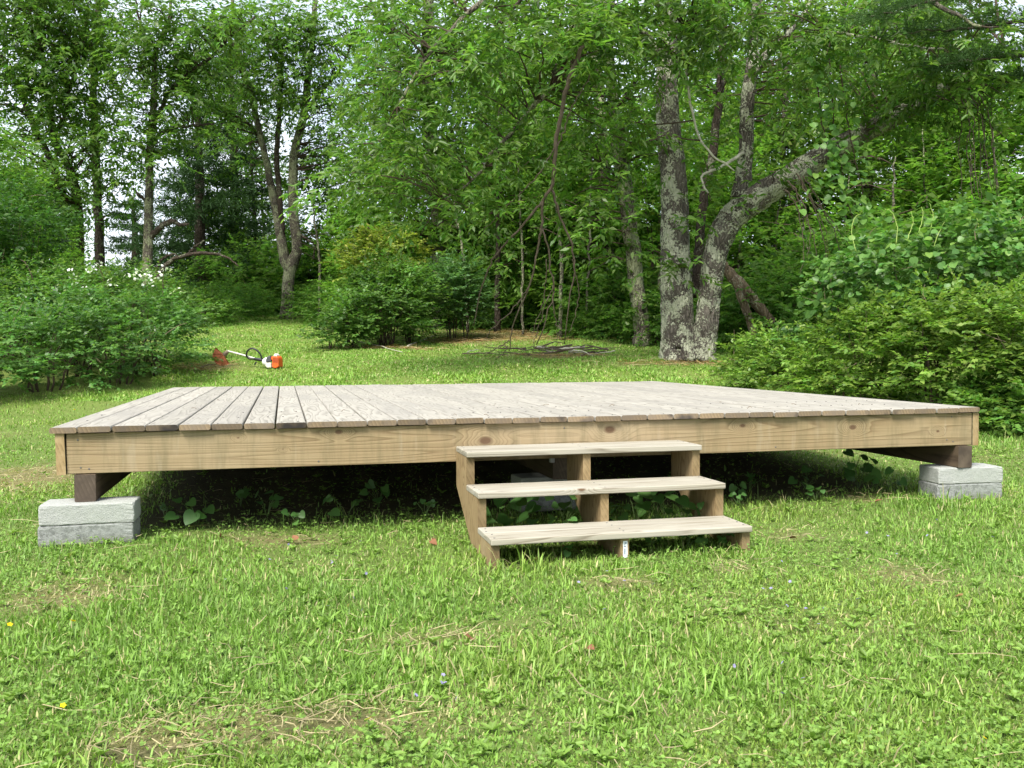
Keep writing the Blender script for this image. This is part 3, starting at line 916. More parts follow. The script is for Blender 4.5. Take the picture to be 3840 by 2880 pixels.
sky_tree('left_edge_tree', 'dark tree with two trunks leaning left at the left edge behind the shrubs', 23, (165, 700, 23),
         [('trunk', [(172, 640), (170, 573), (167, 443), (151, 365), (115, 292), (94, 146), (80, 0), (70, -150)], [26, 24, 22, 18, 15, 12, 10, 6]),
          ('trunk', [(160, 630), (148, 521), (141, 443), (104, 338), (68, 260), (31, 172), (-20, 90)], [20, 18, 17, 14, 12, 9, 6]),
          ('branch', [(148, 521), (128, 490), (100, 462), (70, 445)], [9, 8, 6, 4]), ('branch', [(68, 260), (40, 235), (0, 225), (-40, 220)], [7, 6, 5, 3]),
          ('branch', [(115, 292), (140, 250), (150, 190), (180, 120)], [8, 7, 6, 4])],
         [(90, 90, 22, 1.3, 1.2, 1.0, 40), (30, 0, 22, 1.4, 1.2, 1.0, 36), (150, 170, 22.5, .9, 1.0, .8, 20), (60, 230, 22, 1.2, 1, .9, 22), (165, 300, 22, .7, .7, .9, 14), (20, 380, 21, 1.0, 1, .9, 18), (105, 420, 21.5, .8, .8, .7, 12), (180, 20, 23, .9, 1, .9, 18), (90, -120, 22.5, 1.5, 1.2, .7, 10)], 31, M_BARK_DARK, fill=1.5)
sky_tree('straight_tree', 'slim straight dark trunk standing against the sky gap at left', 25, (217, 700, 25),
         [('trunk', [(219, 640), (217, 570), (211, 443), (206, 312), (203, 156), (213, 0), (215, -160)], [22, 21, 19, 17, 15, 13, 9]), ('branch', [(205, 250), (230, 215), (262, 200)], [6, 5, 3]), ('branch', [(208, 350), (180, 320), (160, 300)], [6, 5, 3])],
         [(225, 140, 24.5, .8, .9, 1.0, 13), (215, 270, 24.5, .6, .7, .9, 10), (250, 400, 24.5, .5, .6, .7, 6), (205, 30, 25, .8, .9, .9, 12), (245, 330, 24.5, .5, .5, .5, 5), (215, -100, 25, 1.0, 1.0, .6, 6)], 32, M_BARK_DARK, fill=1.5)
sky_tree('crooked_limb_tree', 'slim grey trunk with low crooked dead limbs, right of the sky gap', 22.5, (320, 690, 22.5),
         [('trunk', [(316, 650), (318, 600), (320, 469), (325, 312), (333, 208), (338, 104), (364, 52), (372, -80)], [24, 22, 19, 16, 13, 10, 7, 4]),
          ('branch', [(322, 520), (333, 503), (365, 479), (390, 486), (408, 484)], [13, 13, 12, 8, 5]), ('branch', [(327, 312), (345, 292), (375, 276), (420, 272), (462, 267)], [10, 9, 8, 6, 4]),
          ('branch', [(330, 270), (345, 240), (375, 187), (453, 125), (500, 78), (552, 36)], [10, 9, 8, 7, 6, 4]), ('branch', [(336, 140), (318, 100), (300, 40), (290, -20)], [7, 6, 5, 3]), ('branch', [(322, 440), (300, 420), (284, 405)], [6, 5, 3]),
          ('branch', [(332, 620), (344, 596), (359, 573), (390, 555), (453, 547), (490, 556), (515, 575)], [11, 11, 10, 9, 7, 5, 3]), ('branch', [(405, 552), (420, 535), (440, 520)], [6, 5, 3]), ('branch', [(335, 600), (345, 565), (370, 550), (384, 552)], [7, 6, 5, 3])],
         [(330, 60, 22, .8, .8, .7, 13), (300, 130, 22, .6, .7, .6, 8), (400, 130, 22, .8, .8, .6, 12), (290, 250, 22, .5, .5, .6, 7), (450, 50, 22, .9, .8, .6, 14), (375, 220, 22.2, .6, .6, .5, 8), (340, 335, 22, .35, .4, .5, 5), (300, 330, 22, .35, .4, .5, 4), (350, -100, 22.5, 1.2, 1.1, .5, 7)], 33, fill=1.9)
sky_tree('forked_tree', 'mottled grey tree forking low into two stems at the far end of the mown path', 27, (622, 683, 27),
         [('trunk', [(621, 690), (622, 640), (624, 600), (634, 562), (642, 540), (633, 443), (635, 338), (656, 250), (668, 150), (680, 20), (690, -150)], [30, 27, 25, 26, 23, 21, 19, 17, 14, 11, 8]),
          ('branch', [(624, 590), (612, 545), (599, 469), (583, 391), (568, 312), (542, 208), (520, 120), (505, 40), (498, -80)], [22, 22, 19, 16, 14, 12, 10, 8, 6]),
          ('branch', [(612, 540), (606, 450), (598, 340), (604, 240), (610, 120)], [14, 13, 12, 10, 6]), ('branch', [(645, 505), (665, 518), (680, 530), (676, 560)], [7, 6, 4, 3]), ('branch', [(542, 208), (520, 150), (498, 84), (478, 60), (440, 72)], [9, 8, 7, 5, 3]),
          ('branch', [(660, 240), (700, 190), (740, 140), (770, 60)], [9, 8, 6, 4]), ('branch', [(568, 312), (540, 270), (505, 250), (480, 262)], [7, 6, 5, 3])],
         [(500, 150, 26, 1.0, 1, .9, 17), (560, 60, 26, 1.2, 1.1, .9, 24), (640, 130, 26, 1.2, 1.1, 1.0, 26), (700, 60, 26, 1.1, 1.1, .9, 20), (590, 220, 27.5, 1.0, 1, .8, 16), (700, 220, 26, .8, .9, .7, 11), (690, 320, 27.8, .8, .7, .6, 7), (520, 330, 28, .8, .8, .6, 8), (740, 330, 26.5, .7, .8, .6, 8), (480, 250, 26, .7, .7, .6, 8), (600, -120, 27, 1.8, 1.4, .8, 16)], 34, fill=1.7)

# ------------------------------------------------------------------ middle trees
sky_tree('vine_clad_tree', 'tall greyish tree standing behind the central thicket', 22, (950, 690, 22),
         [('trunk', [(952, 690), (950, 560), (945, 430), (930, 280), (920, 140), (925, 36), (930, -150)], [38, 34, 32, 30, 26, 24, 16]), ('branch', [(946, 440), (985, 520), (990, 560)], [9, 8, 5]), ('branch', [(925, 180), (880, 120), (830, 60), (800, 0)], [11, 10, 8, 4]), ('branch', [(922, 110), (970, 60), (1010, 0)], [10, 8, 5])],
         [(860, 60, 21, 1.2, 1.1, 1.0, 24), (960, 80, 21, 1.2, 1.0, 1.0, 22), (800, 180, 21, .9, 1, .8, 14), (960, 250, 21, 1.0, 1, .9, 18), (1040, 180, 21.5, 1.0, 1, .9, 16), (890, 360, 21, 1.0, .9, .8, 16), (1000, 420, 21.5, 1.0, .9, .9, 18), (780, 330, 22, .8, .8, .7, 10), (850, 480, 20.5, .9, .8, .5, 12), (920, -100, 21, 1.6, 1.4, .7, 12)], 41)
sky_tree('slim_understory_tree', 'thin dark upright sapling trunk just left of the hanging branch', 20, (1075, 690, 20),
         [('trunk', [(1074, 690), (1075, 600), (1077, 470), (1076, 365), (1080, 240), (1085, 100), (1090, -60)], [13, 12, 11, 10, 9, 7, 4]), ('branch', [(1076, 380), (1110, 330), (1140, 260)], [5, 4, 2])],
         [(1080, 100, 19.6, .9, .9, .9, 16), (1110, 280, 19.6, .8, .8, .8, 14), (1050, 400, 19.6, .7, .7, .6, 11), (1130, 430, 19.8, .7, .7, .6, 11), (1090, 550, 19.8, .5, .5, .4, 5)], 42, M_BARK_DARK)
ivt = sky_tree('leaning_ivy_tree', 'brown trunk leaning left with climbing vine leaves, left of the lichen tree', 17, (1389, 748, 17),
         [('trunk', [(1389, 745), (1386, 700), (1373, 599), (1358, 469), (1341, 345), (1325, 240), (1315, 120), (1300, -40), (1290, -200)], [40, 36, 34, 33, 31, 27, 24, 20, 12]), ('branch', [(1350, 420), (1330, 380), (1300, 350)], [8, 7, 4]), ('branch', [(1325, 240), (1370, 180), (1400, 110)], [10, 8, 5])],
         [(1300, 60, 16.5, 1.1, 1, .9, 24), (1250, 200, 16.8, .8, .8, .7, 13), (1380, 180, 16.5, .7, .7, .7, 12), (1290, 330, 16.8, .6, .6, .6, 9), (1260, 430, 17, .6, .6, .6, 9), (1300, 520, 17, .45, .4, .5, 6), (1400, 300, 16.6, .4, .4, .5, 6), (1300, -120, 16.8, 1.3, 1.2, .6, 10)], 43)
pp = []
rg = ivt.rng
for f in np.linspace(.12, .62, 46):
    pth = ivt.skel[0]; k = int(f * (len(pth) - 1)); a = rg.uniform(-1.2, 1.2)
    pp.append(pth[k, :3] + np.array([math.sin(a), -math.cos(a), 0]) * (pth[k, 3] + .02) + rg.normal(0, .02, 3))
pp = np.array(pp)
n = len(pp)
ivt.leaves([foliage(rg, pp, unit(rg.normal(0, 1, (n, 3)) + [0, -.8, -.2]), np.full(n, .12), 5, .085, .075, (.09, .17, .025), np.ones(n), YOUNG, T6, nj=.9)], M_SHRUB, 'climbing_vine')
sky_tree('background_trunk_tree', 'thick shaded trunk with pale mottled foot behind the leaning ivy tree', 20.5, (1330, 700, 20.5),
         [('trunk', [(1328, 690), (1330, 640), (1324, 540), (1310, 420), (1300, 260), (1280, 60), (1270, -120)], [44, 38, 32, 28, 24, 20, 14])],
         [(1230, 300, 20, .9, .9, .9, 15), (1190, 480, 20, .8, .8, .8, 13), (1150, 150, 20, 1.0, 1, .9, 16), (1270, 560, 19.6, .5, .5, .4, 6)], 44, M_BARK_MID)
for k, (px, d, w, x2, lab) in enumerate(((1874, 21, 22, 1880, 'grey trunk rising behind the leafy vine curtain at right'), (1980, 24, 19, 1975, 'shaded trunk standing above the broad leaved mound, second from right'), (2046, 23, 13, 2040, 'thin pole-like trunk above the broad leaved mound, nearest the right edge'), (1700, 20, 14, 1690, 'slender trunk seen beneath the arch of the bowed trunk'))):
    sky_tree('woodland_tree', lab, d, (px, 690, d),
             [('trunk', [(px, 690), (px - 3, 520), (x2, 340), (x2 + 8, 180), (x2 + 4, 20), (x2, -150)], [w * 1.2, w, w * .9, w * .8, w * .6, w * .4]), ('branch', [(x2, 330), (x2 + 40, 270), (x2 + 60, 180)], [w * .4, w * .3, w * .2])],
             [(x2, 60, d - .6, 1.2, 1.1, 1.0, 22), (x2 + 70, 200, d - .6, .9, .9, .8, 14), (x2 - 60, 260, d - .3, .9, .8, .8, 12), (x2 + 20, 400, d - .3, .8, .7, .5, 7), (x2, -110, d, 1.4, 1.3, .6, 7)], 50 + k, M_BARK_MID, PALE if k % 2 else LEAF, group='trees at the woodland edge')

# thin bare poles among the trunks
cp_ = {}
for px, d, top, w in sorted(((1010, 20, 380, 7), (1128, 19.5, 300, 6), (1212, 18.5, 420, 9), (1262, 19, 330, 6), (1415, 17.5, 450, 7), (1586, 18, 380, 6), (1668, 18.5, 430, 8), (1745, 17.5, 460, 6), (1812, 19, 380, 7), (1925, 18, 330, 8), (2010, 19, 280, 6), (2088, 18, 300, 8), (2165, 17, 260, 7), (760, 24, 360, 8), (690, 25, 420, 6))):
    g = P(px, 690, d); g[2] = gz(g[0], g[1]); cp_[region(px)] = cp_.get(region(px), 0) + 1
    tt = Tree('bare_pole_sapling', 'thin nearly bare pole sapling ' + region(px) + ', ' + ORD[cp_[region(px)] - 1] + ' from left', g, group='thin bare poles among the trees', seed=int(px))
    lx = tt.rng.normal(0, 22)
    p = smooth_path([g - UP * .05, P(px + lx * .3 + 4, 560, d), P(px + lx * .6, (560 + top) / 2, d), P(px + lx, top, d - .2)], 26, .012, tt.rng)
    tt.wood('trunk', p, pxr([w, w * .9, w * .7, w * .35], d), M_BARK_MID, 7, .1)
    for k in range(5):
        i0 = int(tt.rng.integers(7, 24)); sx = tt.rng.choice([-1, 1]); L_ = tt.rng.uniform(.4, 1.0)
        tt.wood('branch', smooth_path([p[i0], p[i0] + [sx * L_ * .5, tt.rng.normal(0, .2), L_ * .25], p[i0] + [sx * L_, tt.rng.normal(0, .3), L_ * tt.rng.uniform(-.1, .7)]], 8, .015, tt.rng), [.012, .008, .003], M_TWIG, 4)

# pine bough reaching in at the top right
def needles(rng, O, D, k, ln, wd, col):
    n = len(O)
    ax = unit(D[:, None] * .7 + rng.normal(0, .55, (n, k, 3)))
    c = np.asarray(col) * rng.uniform(.7, 1.25, (n, k, 1))
    m = n * k
    return leaf_batch(np.repeat(O, k, 0), ax.reshape(m, 3), rng.normal(0, 1, (m, 3)), rng.uniform(.75, 1.15, m) * ln, np.full(m, wd), c.reshape(m, 3), T4)


g = P(2420, 760, 13.0); g[2] = gz(g[0], g[1])
pn = Tree('white_pine', 'dark feathery pine whose boughs reach in at the top right corner', g, seed=61)
pn.wood('trunk', np.array([g, g + [-.1, 0, 3.5], g + [0, 0, 7.5], g + [0, 0, 11]]).astype(float)[[0, 1, 2, 3]].repeat(1, 0), [.2, .17, .12, .05], M_BARK_DARK, 12, .1)
tp = []
for pts in ([(2420, 20, 13), (2250, 40, 12.4), (2080, 62, 11.9), (1960, 70, 11.6)], [(2420, 70, 13), (2260, 110, 12.4), (2130, 128, 12), (2030, 140, 11.8)], [(2420, -40, 13), (2200, -30, 12.2), (2000, 5, 11.6), (1880, 40, 11.2)], [(2420, 150, 13), (2290, 160, 12.6), (2190, 170, 12.4)], [(2420, -110, 13), (2250, -60, 12.2), (2120, -10, 11.6)]):
    p = pxpath(pts, 12, 26, .01, pn.rng)
    pn.wood('bough', p, np.linspace(.035, .008, 5), M_BARK_DARK, 6)
    for k in range(3, 26):
        for s_ in (-1, 1):
            L = .55 * (1 - .45 * k / 26); dr = unit(np.gradient(p, axis=0)[k]); sd = unit(np.cross(dr, UP)) * s_
            for t in np.linspace(.1, 1, 9):
                tp.append((p[k] + (sd * .8 + dr * .6) * L * t + pn.rng.normal(0, .03, 3) + UP * (.05 * t), sd * .7 + dr * .7 + UP * .25))
tp = np.array(tp)
pn.leaves([needles(pn.rng, tp[:, 0], unit(tp[:, 1]), 10, .125, .007, (.046, .092, .028))], M_NEEDLE, 'needles')

# dark pine behind the crooked tree at left
def far_pine(px, d, h, lab, seed):
    g = P(px, 700, d); g[2] = gz(g[0], g[1])
    t = Tree('dark_pine', lab, g, seed=seed)
    t.wood('trunk', smooth_path([g - UP * .1, g + UP * h * .5 + [.1, 0, 0], g + UP * h], 20), [.22, .15, .03], M_BARK_DARK, 10)
    pts = []
    rg = t.rng
    for z in np.arange(.9, h - .3, .42):
        R = (h - z) * .26 + .5
        for a in rg.uniform(0, 6.28, 6):
            dr = np.array([math.cos(a), math.sin(a), 0])
            for f in np.linspace(.2, 1, int(5 + R * 4)):
                q = g + UP * (z - .12 * f * R + .15 * f * f * R) + dr * R * f
                for _ in range(3):
                    pts.append((q + rg.normal(0, .12, 3) * [1, 1, .4], dr + rg.normal(0, .4, 3) + UP * .15))
    pts = np.array(pts)
    t.leaves([needles(rg, pts[:, 0], unit(pts[:, 1]), 5, .26, .034, (.036, .074, .026))], M_NEEDLE, 'needles')


far_pine(430, 31, 8.5, 'dark evergreen pine behind the crooked dead limbs at left', 71)
far_pine(290, 36, 4.2, 'low dark pine against the pale sky, beneath the sky gap', 72)
far_pine(505, 34, 10.5, 'tall dark pine just left of the forked tree', 73)

# ------------------------------------------------------------------ woods behind: one tree, one sapling, one bush of each kind, then copies
GROUPW = 'trees deep in the woods'


def proto_tree(seed, h, cz, rx, rz, ncl, col, lsz):
    t = Tree('woods_tree', 'leafy woodland tree deep in the woods behind the clearing', (0, 0, 0), group=GROUPW, seed=seed)
    rg = t.rng
    p = smooth_path([(0, 0, -.2), (rg.normal(0, .15), rg.normal(0, .1), h * .35), (rg.normal(0, .3), rg.normal(0, .2), h * .7), (rg.normal(0, .3), 0, h)], 26, .015, rg)
    t.wood('trunk', p, [.19, .14, .09, .02], M_BARK_DARK, 10, .1)
    for k in range(5):
        i0 = int(rg.integers(8, 20)); a = rg.uniform(0, 6.28); L = rg.uniform(1.2, 2.2)
        t.wood('branch', smooth_path([p[i0], p[i0] + [math.cos(a) * L * .5, math.sin(a) * L * .5, .5], p[i0] + [math.cos(a) * L, math.sin(a) * L, .9]], 8, .02, rg), [.06, .04, .015], M_BARK_DARK, 6)
    C = ell_points(rg, (0, 0, cz), (rx, rx, rz), ncl, 2.3); E = np.repeat(np.array([[0, 0, cz - 1.0]]), len(C), 0)
    t.boughs(C, r0=.014)
    O_, D_, L_, tn = twigs_at(rg, C, E, .32, 9, .55, down=.3, tonev=.25)
    t.leaves([foliage(rg, O_, D_, L_, 9, lsz, lsz * .5, col, tn, YOUNG, T4, ygrad=.25, nj=.7)], M_FAR)
    return t.root


protos = [proto_tree(81, 14, 8.6, 2.7, 6.0, 95, (.105, .20, .03), .19), proto_tree(82, 15, 8.2, 2.5, 6.4, 95, (.125, .215, .034), .18), proto_tree(83, 12.5, 7.0, 2.6, 5.6, 90, (.092, .18, .03), .19)]


def place(o, x, y, rz, s):
    o.location = (x, y, float(gz(x, y)) - .05); o.rotation_euler = (0, 0, rz); o.scale = (s, s, s * random.uniform(.92, 1.12))


used = [False] * 3
rw = random.Random(17)
for (d, x0, x1, stp) in ((28, 1130, 2330, 420), (33, 500, 2350, 330), (41, 520, 2350, 300)):
    px = x0
    while px < x1:
        k = rw.randrange(3)
        o = protos[k] if not used[k] else copy_tree(protos[k]); used[k] = True
        dd = d + rw.uniform(-1.4, 1.4)
        pj = px + rw.uniform(-55, 55); pt = P(pj, 700, dd)
        f = float(np.interp(pj, [600, 1000], [.52, 1.0]))
        place(o, pt[0], pt[1], rw.uniform(0, 6.28), rw.uniform(.82, 1.05) * f)
        o['label'] = 'leafy woodland tree deep in the woods, ' + region(pj)
        px += stp
# a few at the far left, leaving the sky gap open
for px, d, s in ((-70, 33, .8), (60, 38, .62), (120, 45, .7), (-160, 28, .8)):
    o = copy_tree(protos[rw.randrange(3)]); pt = P(px, 700, d); place(o, pt[0], pt[1], rw.uniform(0, 6), s); o['label'] = 'leafy woodland tree far behind the left edge tree'


def proto_bush(name, label, group, seed, r, h, ncl, col, lsz, asp=.55, tmpl=T4, young=YOUNG, L=.3, mtl=None):
    t = Tree(name, label, (0, 0, 0), cat='bush', group=group, seed=seed); rg = t.rng
    for k in range(6):
        a = rg.uniform(0, 6.28); q = np.array([math.cos(a), math.sin(a), 0]) * r * rg.uniform(.2, .6)
        t.wood('stem', smooth_path([(0, 0, -.05), q * .4 + UP * h * .4, q + UP * h * rg.uniform(.6, .85)], 8, .01, rg), [.016, .012, .004], M_TWIG, 5)
    C = ell_points(rg, (0, 0, h * .42), (r, r, h * .58), ncl, 4, -.75); E = np.repeat(np.array([[0, 0, 0.]]), len(C), 0)
    C[:, 2] = np.maximum(C[:, 2], .05)
    O_, D_, L_, tn = twigs_at(rg, C, E, .13, 9, L, down=.05)
    t.leaves([foliage(rg, O_, D_, L_, 9, lsz, lsz * asp, col, tn, young, tmpl, ygrad=.4)], mtl or M_FAR, 'foliage')
    return t.root


GB_ = 'low bushes along the woodland edge'; GS_ = 'leafy saplings inside the woodland edge'
bprot = [proto_bush('woodland_bush', 'low green bush at the foot of the woodland edge', GB_, 91, .95, 1.0, 70, (.09, .185, .034), .085), proto_bush('woodland_bush', 'low green bush at the foot of the woodland edge', GB_, 92, 1.1, .85, 75, (.10, .20, .04), .07),
         proto_bush('understory_sapling', 'leafy understory sapling among the trunks of the woodland edge', GS_, 93, 1.2, 4.6, 125, (.105, .21, .032), .13, .5, L=.45)]
bu = [False] * 3
spots = [(400, 24.5, 1, 1.0), (440, 23.5, 0, .9), (485, 26, 1, 1.1), (530, 28.5, 0, .8), (565, 29.5, 1, .8), (590, 29.5, 0, .7), (665, 30, 0, .9), (705, 27, 0, 1.0), (745, 25, 1, 1.2), (560, 31, 0, 1.8), (640, 31.5, 0, 1.9), (490, 31, 1, 1.9), (710, 30, 0, 2.0),
         (1015, 21.5, 0, .6), (1060, 21.5, 1, .55), (1105, 21.8, 1, .6), (1160, 21.5, 0, .6), (1215, 20.5, 1, .6), (1265, 19.5, 1, .55), (1300, 18.6, 0, .6), (1345, 18.4, 1, .7), (1250, 23, 0, 1.1), (1130, 24, 0, 1.2), (1030, 24, 0, 1.3), (1420, 17.2, 0, .9), (1360, 19, 0, 1.3),
         (1570, 17, 1, 1.1), (1620, 17.4, 0, 1.2), (1690, 16.5, 1, 1.2), (1760, 17, 0, 1.4), (1560, 19, 0, 1.5), (1660, 19, 0, 1.6), (1750, 19, 0, 1.7), (1850, 17.5, 0, 1.8), (1950, 17.5, 1, 1.9), (2060, 17, 0, 1.9), (2160, 16, 1, 1.9), (2240, 15, 0, 1.9),
         (800, 31, 0, 2.2), (880, 31.5, 0, 2.5), (960, 30.5, 1, 2.5), (1050, 31, 0, 2.5), (1150, 30.5, 1, 2.6), (1250, 29.5, 0, 2.4), (1350, 28.5, 0, 2.2), (1450, 28.5, 0, 2.2), (425, 34, 0, 1.7), (545, 35.5, 0, 2.2), (800, 23, 2, .8), (870, 24, 2, 1.0), (1010, 22, 2, 1.0), (1120, 22.5, 2, 1.1), (1230, 21, 2, 1.05), (1290, 22.5, 2, 1.1), (1420, 20, 2, 1.1), (1500, 21.5, 2, 1.15), (1640, 21, 2, 1.15), (1600, 18.5, 2, .75), (1780, 20, 2, 1.2), (1900, 21, 2, 1.2), (2030, 20.5, 2, 1.2), (2140, 19, 2, 1.15), (2230, 18, 2, 1.2), (1180, 25, 2, 1.2), (700, 29, 2, 1.0), (770, 27.5, 2, .9), (470, 33, 2, 1.0),
         (30, 17, 2, .62), (-60, 16, 2, .75), (110, 19, 2, .55), (60, 21, 2, .8), (150, 25, 0, 1.4), (260, 29, 1, 1.3), (200, 28, 0, 1.3)]
cnt = {}
for px, d, k, s in sorted(spots):
    o = bprot[k] if not bu[k] else copy_tree(bprot[k]); bu[k] = True
    pt = P(px, 700, d + rw.uniform(-.2, .2)); place(o, pt[0], pt[1], rw.uniform(0, 6.28), s * rw.uniform(.9, 1.1))
    key = (region(px), k == 2); cnt[key] = cnt.get(key, 0) + 1
    o['label'] = ('leafy sapling ' if k == 2 else 'low green bush ') + key[0] + ', ' + ORD[cnt[key] - 1] + ' from the left there'

# ------------------------------------------------------------------ shrubs round the clearing
M_DEADTW = plain('dry_twig_wood', (.22, .17, .115), .9, .1, .3)


def shrub(name, label, mounds, col, young, lsz, asp, seed, ncl, tmpl=T4, L=.28, m=10, k=10, cr=.09, ygrad=.55, down=.0, flat=.30, hang=.10, nstem=10, base=None, nj=.38, cat='shrub'):
    c0 = np.mean([mm[0] for mm in mounds], axis=0); b = np.array([c0[0], c0[1], float(gz(c0[0], c0[1]))])
    t = Tree(name, label, b, cat=cat, seed=seed); rg = t.rng
    vol = np.array([mm[1][0] * mm[1][1] + mm[1][0] * mm[1][2] for mm in mounds]); vol = vol / vol.sum()
    parts = []; deadA = Acc()
    for (c, r), f in zip(mounds, vol):
        c = np.asarray(c, float); r = np.asarray(r, float)
        for _ in range(max(2, int(nstem * f))):
            a = rg.uniform(0, 6.28); q = np.array([math.cos(a), math.sin(a), 0]) * r * rg.uniform(.2, .75)
            z0 = float(gz(c[0] + q[0] * .3, c[1] + q[1] * .3))
            top = c + q + UP * r[2] * rg.uniform(.2, .7)
            t.wood('stem', smooth_path([np.array([c[0] + q[0] * .3, c[1] + q[1] * .3, z0 - .03]), (c + q * .6) * [1, 1, 0] + UP * (z0 * .45 + top[2] * .55), top], 9, .012, rg), [.014, .010, .003], M_TWIG, 5)
        C = ell_points(rg, c, r, int(ncl * f), 5.0, -.8)
        zg = gz(C[:, 0], C[:, 1]); C[:, 2] = np.maximum(C[:, 2], zg + .06)
        E = np.repeat((c - UP * r[2] * .6)[None], len(C), 0)
        O_, D_, L_, tn = twigs_at(rg, C, E, cr, m, L, flat=flat, out=.7, down=down, tonev=.28)
        D_ = unit(D_ * [1, 1, .65])
        parts.append(foliage(rg, O_, D_, L_, k, lsz, lsz * asp, col, tn, young, tmpl, droop=.1, hang=hang, ygrad=ygrad, nj=nj))
        ns = max(6, int(ncl * f * .35)); d_ = unit(rg.normal(0, 1, (ns, 3)) + [0, -.2, .7]); d_[:, 2] = np.abs(d_[:, 2])
        O2 = c + d_ * r * rg.uniform(.85, 1.0, (ns, 1)); D2 = unit(d_ * .7 + rg.normal(0, .35, (ns, 3)) + [0, 0, .55])
        parts.append(foliage(rg, O2, D2, rg.uniform(.18, .5, ns) * (L / .28), 11, lsz * 1.05, lsz * asp * 1.05, np.asarray(col) * 1.1, rg.uniform(.8, 1.3, ns), young, tmpl, droop=.35, hang=.1, ygrad=.8, nj=.45))
        nd = max(4, int(ncl * f * .10)); d_ = unit(rg.normal(0, 1, (nd, 3)) + [0, -.5, 0]); O3 = c + d_ * r * rg.uniform(.75, 1.0, (nd, 1))
        for o3, dd in zip(O3, d_):
            if o3[2] < gz(o3[0], o3[1]) + .08: continue
            e3 = o3 + unit(dd + rg.normal(0, .5, 3) + [0, 0, .2]) * rg.uniform(.15, .4)
            deadA.tube(smooth_path([o3, (o3 + e3) / 2 + rg.normal(0, .02, 3), e3], 5), np.linspace(.0045, .0015, 5), sides=4, cap=False)
    t.leaves(parts, M_SHRUB, 'foliage')
    if deadA.n: tag(link('dead_twigs', mesh_np('dead_twigs', np.vstack(deadA.V) - b, np.vstack(deadA.q)), t.root, M_DEADTW), kind='stuff')
    return t


def mo(px, py, d, rx, ry, rz):
    return (P(px, py, d), (rx, ry, rz))


GREEN = (.082, .178, .040); BRIGHT = (.14, .245, .045); YTIP = (.23, .31, .06); DEEP = (.055, .125, .025)
shrub('honeysuckle_shrub', 'broad low green shrub at the left edge of the lawn, dark gaps at its foot',
      [mo(90, 760, 11.6, .95, .7, .50), mo(250, 750, 12.2, .75, .7, .52), mo(345, 738, 12.9, .48, .5, .46), mo(-60, 770, 11.0, .8, .7, .55), mo(300, 690, 13.2, .8, .6, .35), mo(150, 690, 12.8, .9, .7, .35)],
      GREEN, (.17, .28, .06), .064, .58, 101, 230, nstem=40)
br = shrub('flowering_bramble', 'tall bramble with white flower clusters above the left shrub', [mo(140, 660, 13.8, .8, .7, .45), mo(270, 650, 14.2, .8, .7, .42), mo(340, 680, 14.4, .55, .6, .4), mo(30, 660, 13.6, .8, .7, .55)], (.08, .165, .03), (.19, .26, .05), .065, .6, 102, 150, L=.4, nstem=24)
rg = br.rng
fl = Acc()
for a in np.linspace(0, 2 * np.pi, 6)[:5]:
    ax = np.array([[math.cos(a), math.sin(a), .25]]); V, q, c = leaf_batch(np.zeros((1, 3)), ax, UP[None] + 0 * ax, [.024], [.019], np.array([[.82, .83, .80]]), T6); fl.add(V, q, None, c)
flm = fl.mesh('bramble_flower', False)
for (px, py, n) in ((215, 572, 9), (190, 590, 7), (235, 610, 7), (300, 588, 12), (318, 600, 12), (352, 586, 14), (285, 600, 8), (160, 598, 8), (255, 632, 6), (120, 630, 5), (385, 632, 5), (55, 640, 5), (180, 622, 5), (330, 610, 6)):
    c = P(px, py, 13.15 + rg.uniform(-.1, .2))
    for _ in range(n):
        o = link('flower', flm, br.root, M_PETAL, loc=c + rg.normal(0, .05, 3) - br.base, rot=(rg.normal(.7, .4), rg.normal(0, .4), rg.uniform(0, 6)))
for pts in ([(85, 640), (60, 575), (42, 560)], [(300, 680), (315, 630), (330, 595)], [(150, 680), (160, 620), (158, 590)], [(350, 660), (352, 620), (353, 590)], [(235, 670), (225, 610), (214, 576)]):
    br.wood('cane', pxpath(pts, 13.7, 10, .004, rg), [.008, .007, .004], M_TWIG, 5)
shrub('tall_edge_shrub', 'tall dense dark green shrub at the left picture edge, higher than the bramble', [mo(-20, 560, 14.5, .9, .8, 1.0), mo(40, 500, 15.5, .7, .7, .8), mo(10, 640, 14, .6, .6, .5)], (.046, .112, .024), (.10, .19, .035), .075, .55, 103, 150, L=.35, nstem=14)
shrub('central_thicket', 'rounded tangled shrub thicket in the middle behind the lawn', [mo(835, 680, 17, .72, .7, .55), mo(755, 695, 16.6, .38, .5, .38), mo(885, 655, 17.6, .45, .6, .65), mo(825, 615, 17.8, .5, .6, .45), mo(715, 722, 16.4, .22, .4, .15)],
      (.072, .155, .030), (.17, .26, .05), .070, .62, 104, 210, nstem=30)
shrub('yellowish_shrub', 'yellow green shrub top showing above the central thicket', [mo(835, 548, 18.6, .6, .6, .42), mo(780, 575, 18.4, .4, .5, .3)], (.15, .20, .03), (.27, .27, .045), .075, .55, 105, 55, nstem=5)
shrub('bluish_thicket', 'looser bluish green shrub joined to the right side of the central thicket', [mo(975, 630, 18.4, .42, .5, .55), mo(1005, 660, 18.4, .3, .4, .4)], (.075, .155, .05), (.12, .22, .07), .07, .55, 106, 95, nstem=8)
shrub('fine_leaved_shrub', 'small leaved bright shrub behind the deck, nearest the lichen tree', [mo(1665, 782, 12.6, .52, .6, .36), mo(1735, 790, 12.0, .45, .5, .40), mo(1610, 790, 12.6, .3, .4, .25), mo(1700, 820, 11.6, .6, .5, .25)], BRIGHT, YTIP, .062, .58, 107, 130, L=.26, nstem=18)
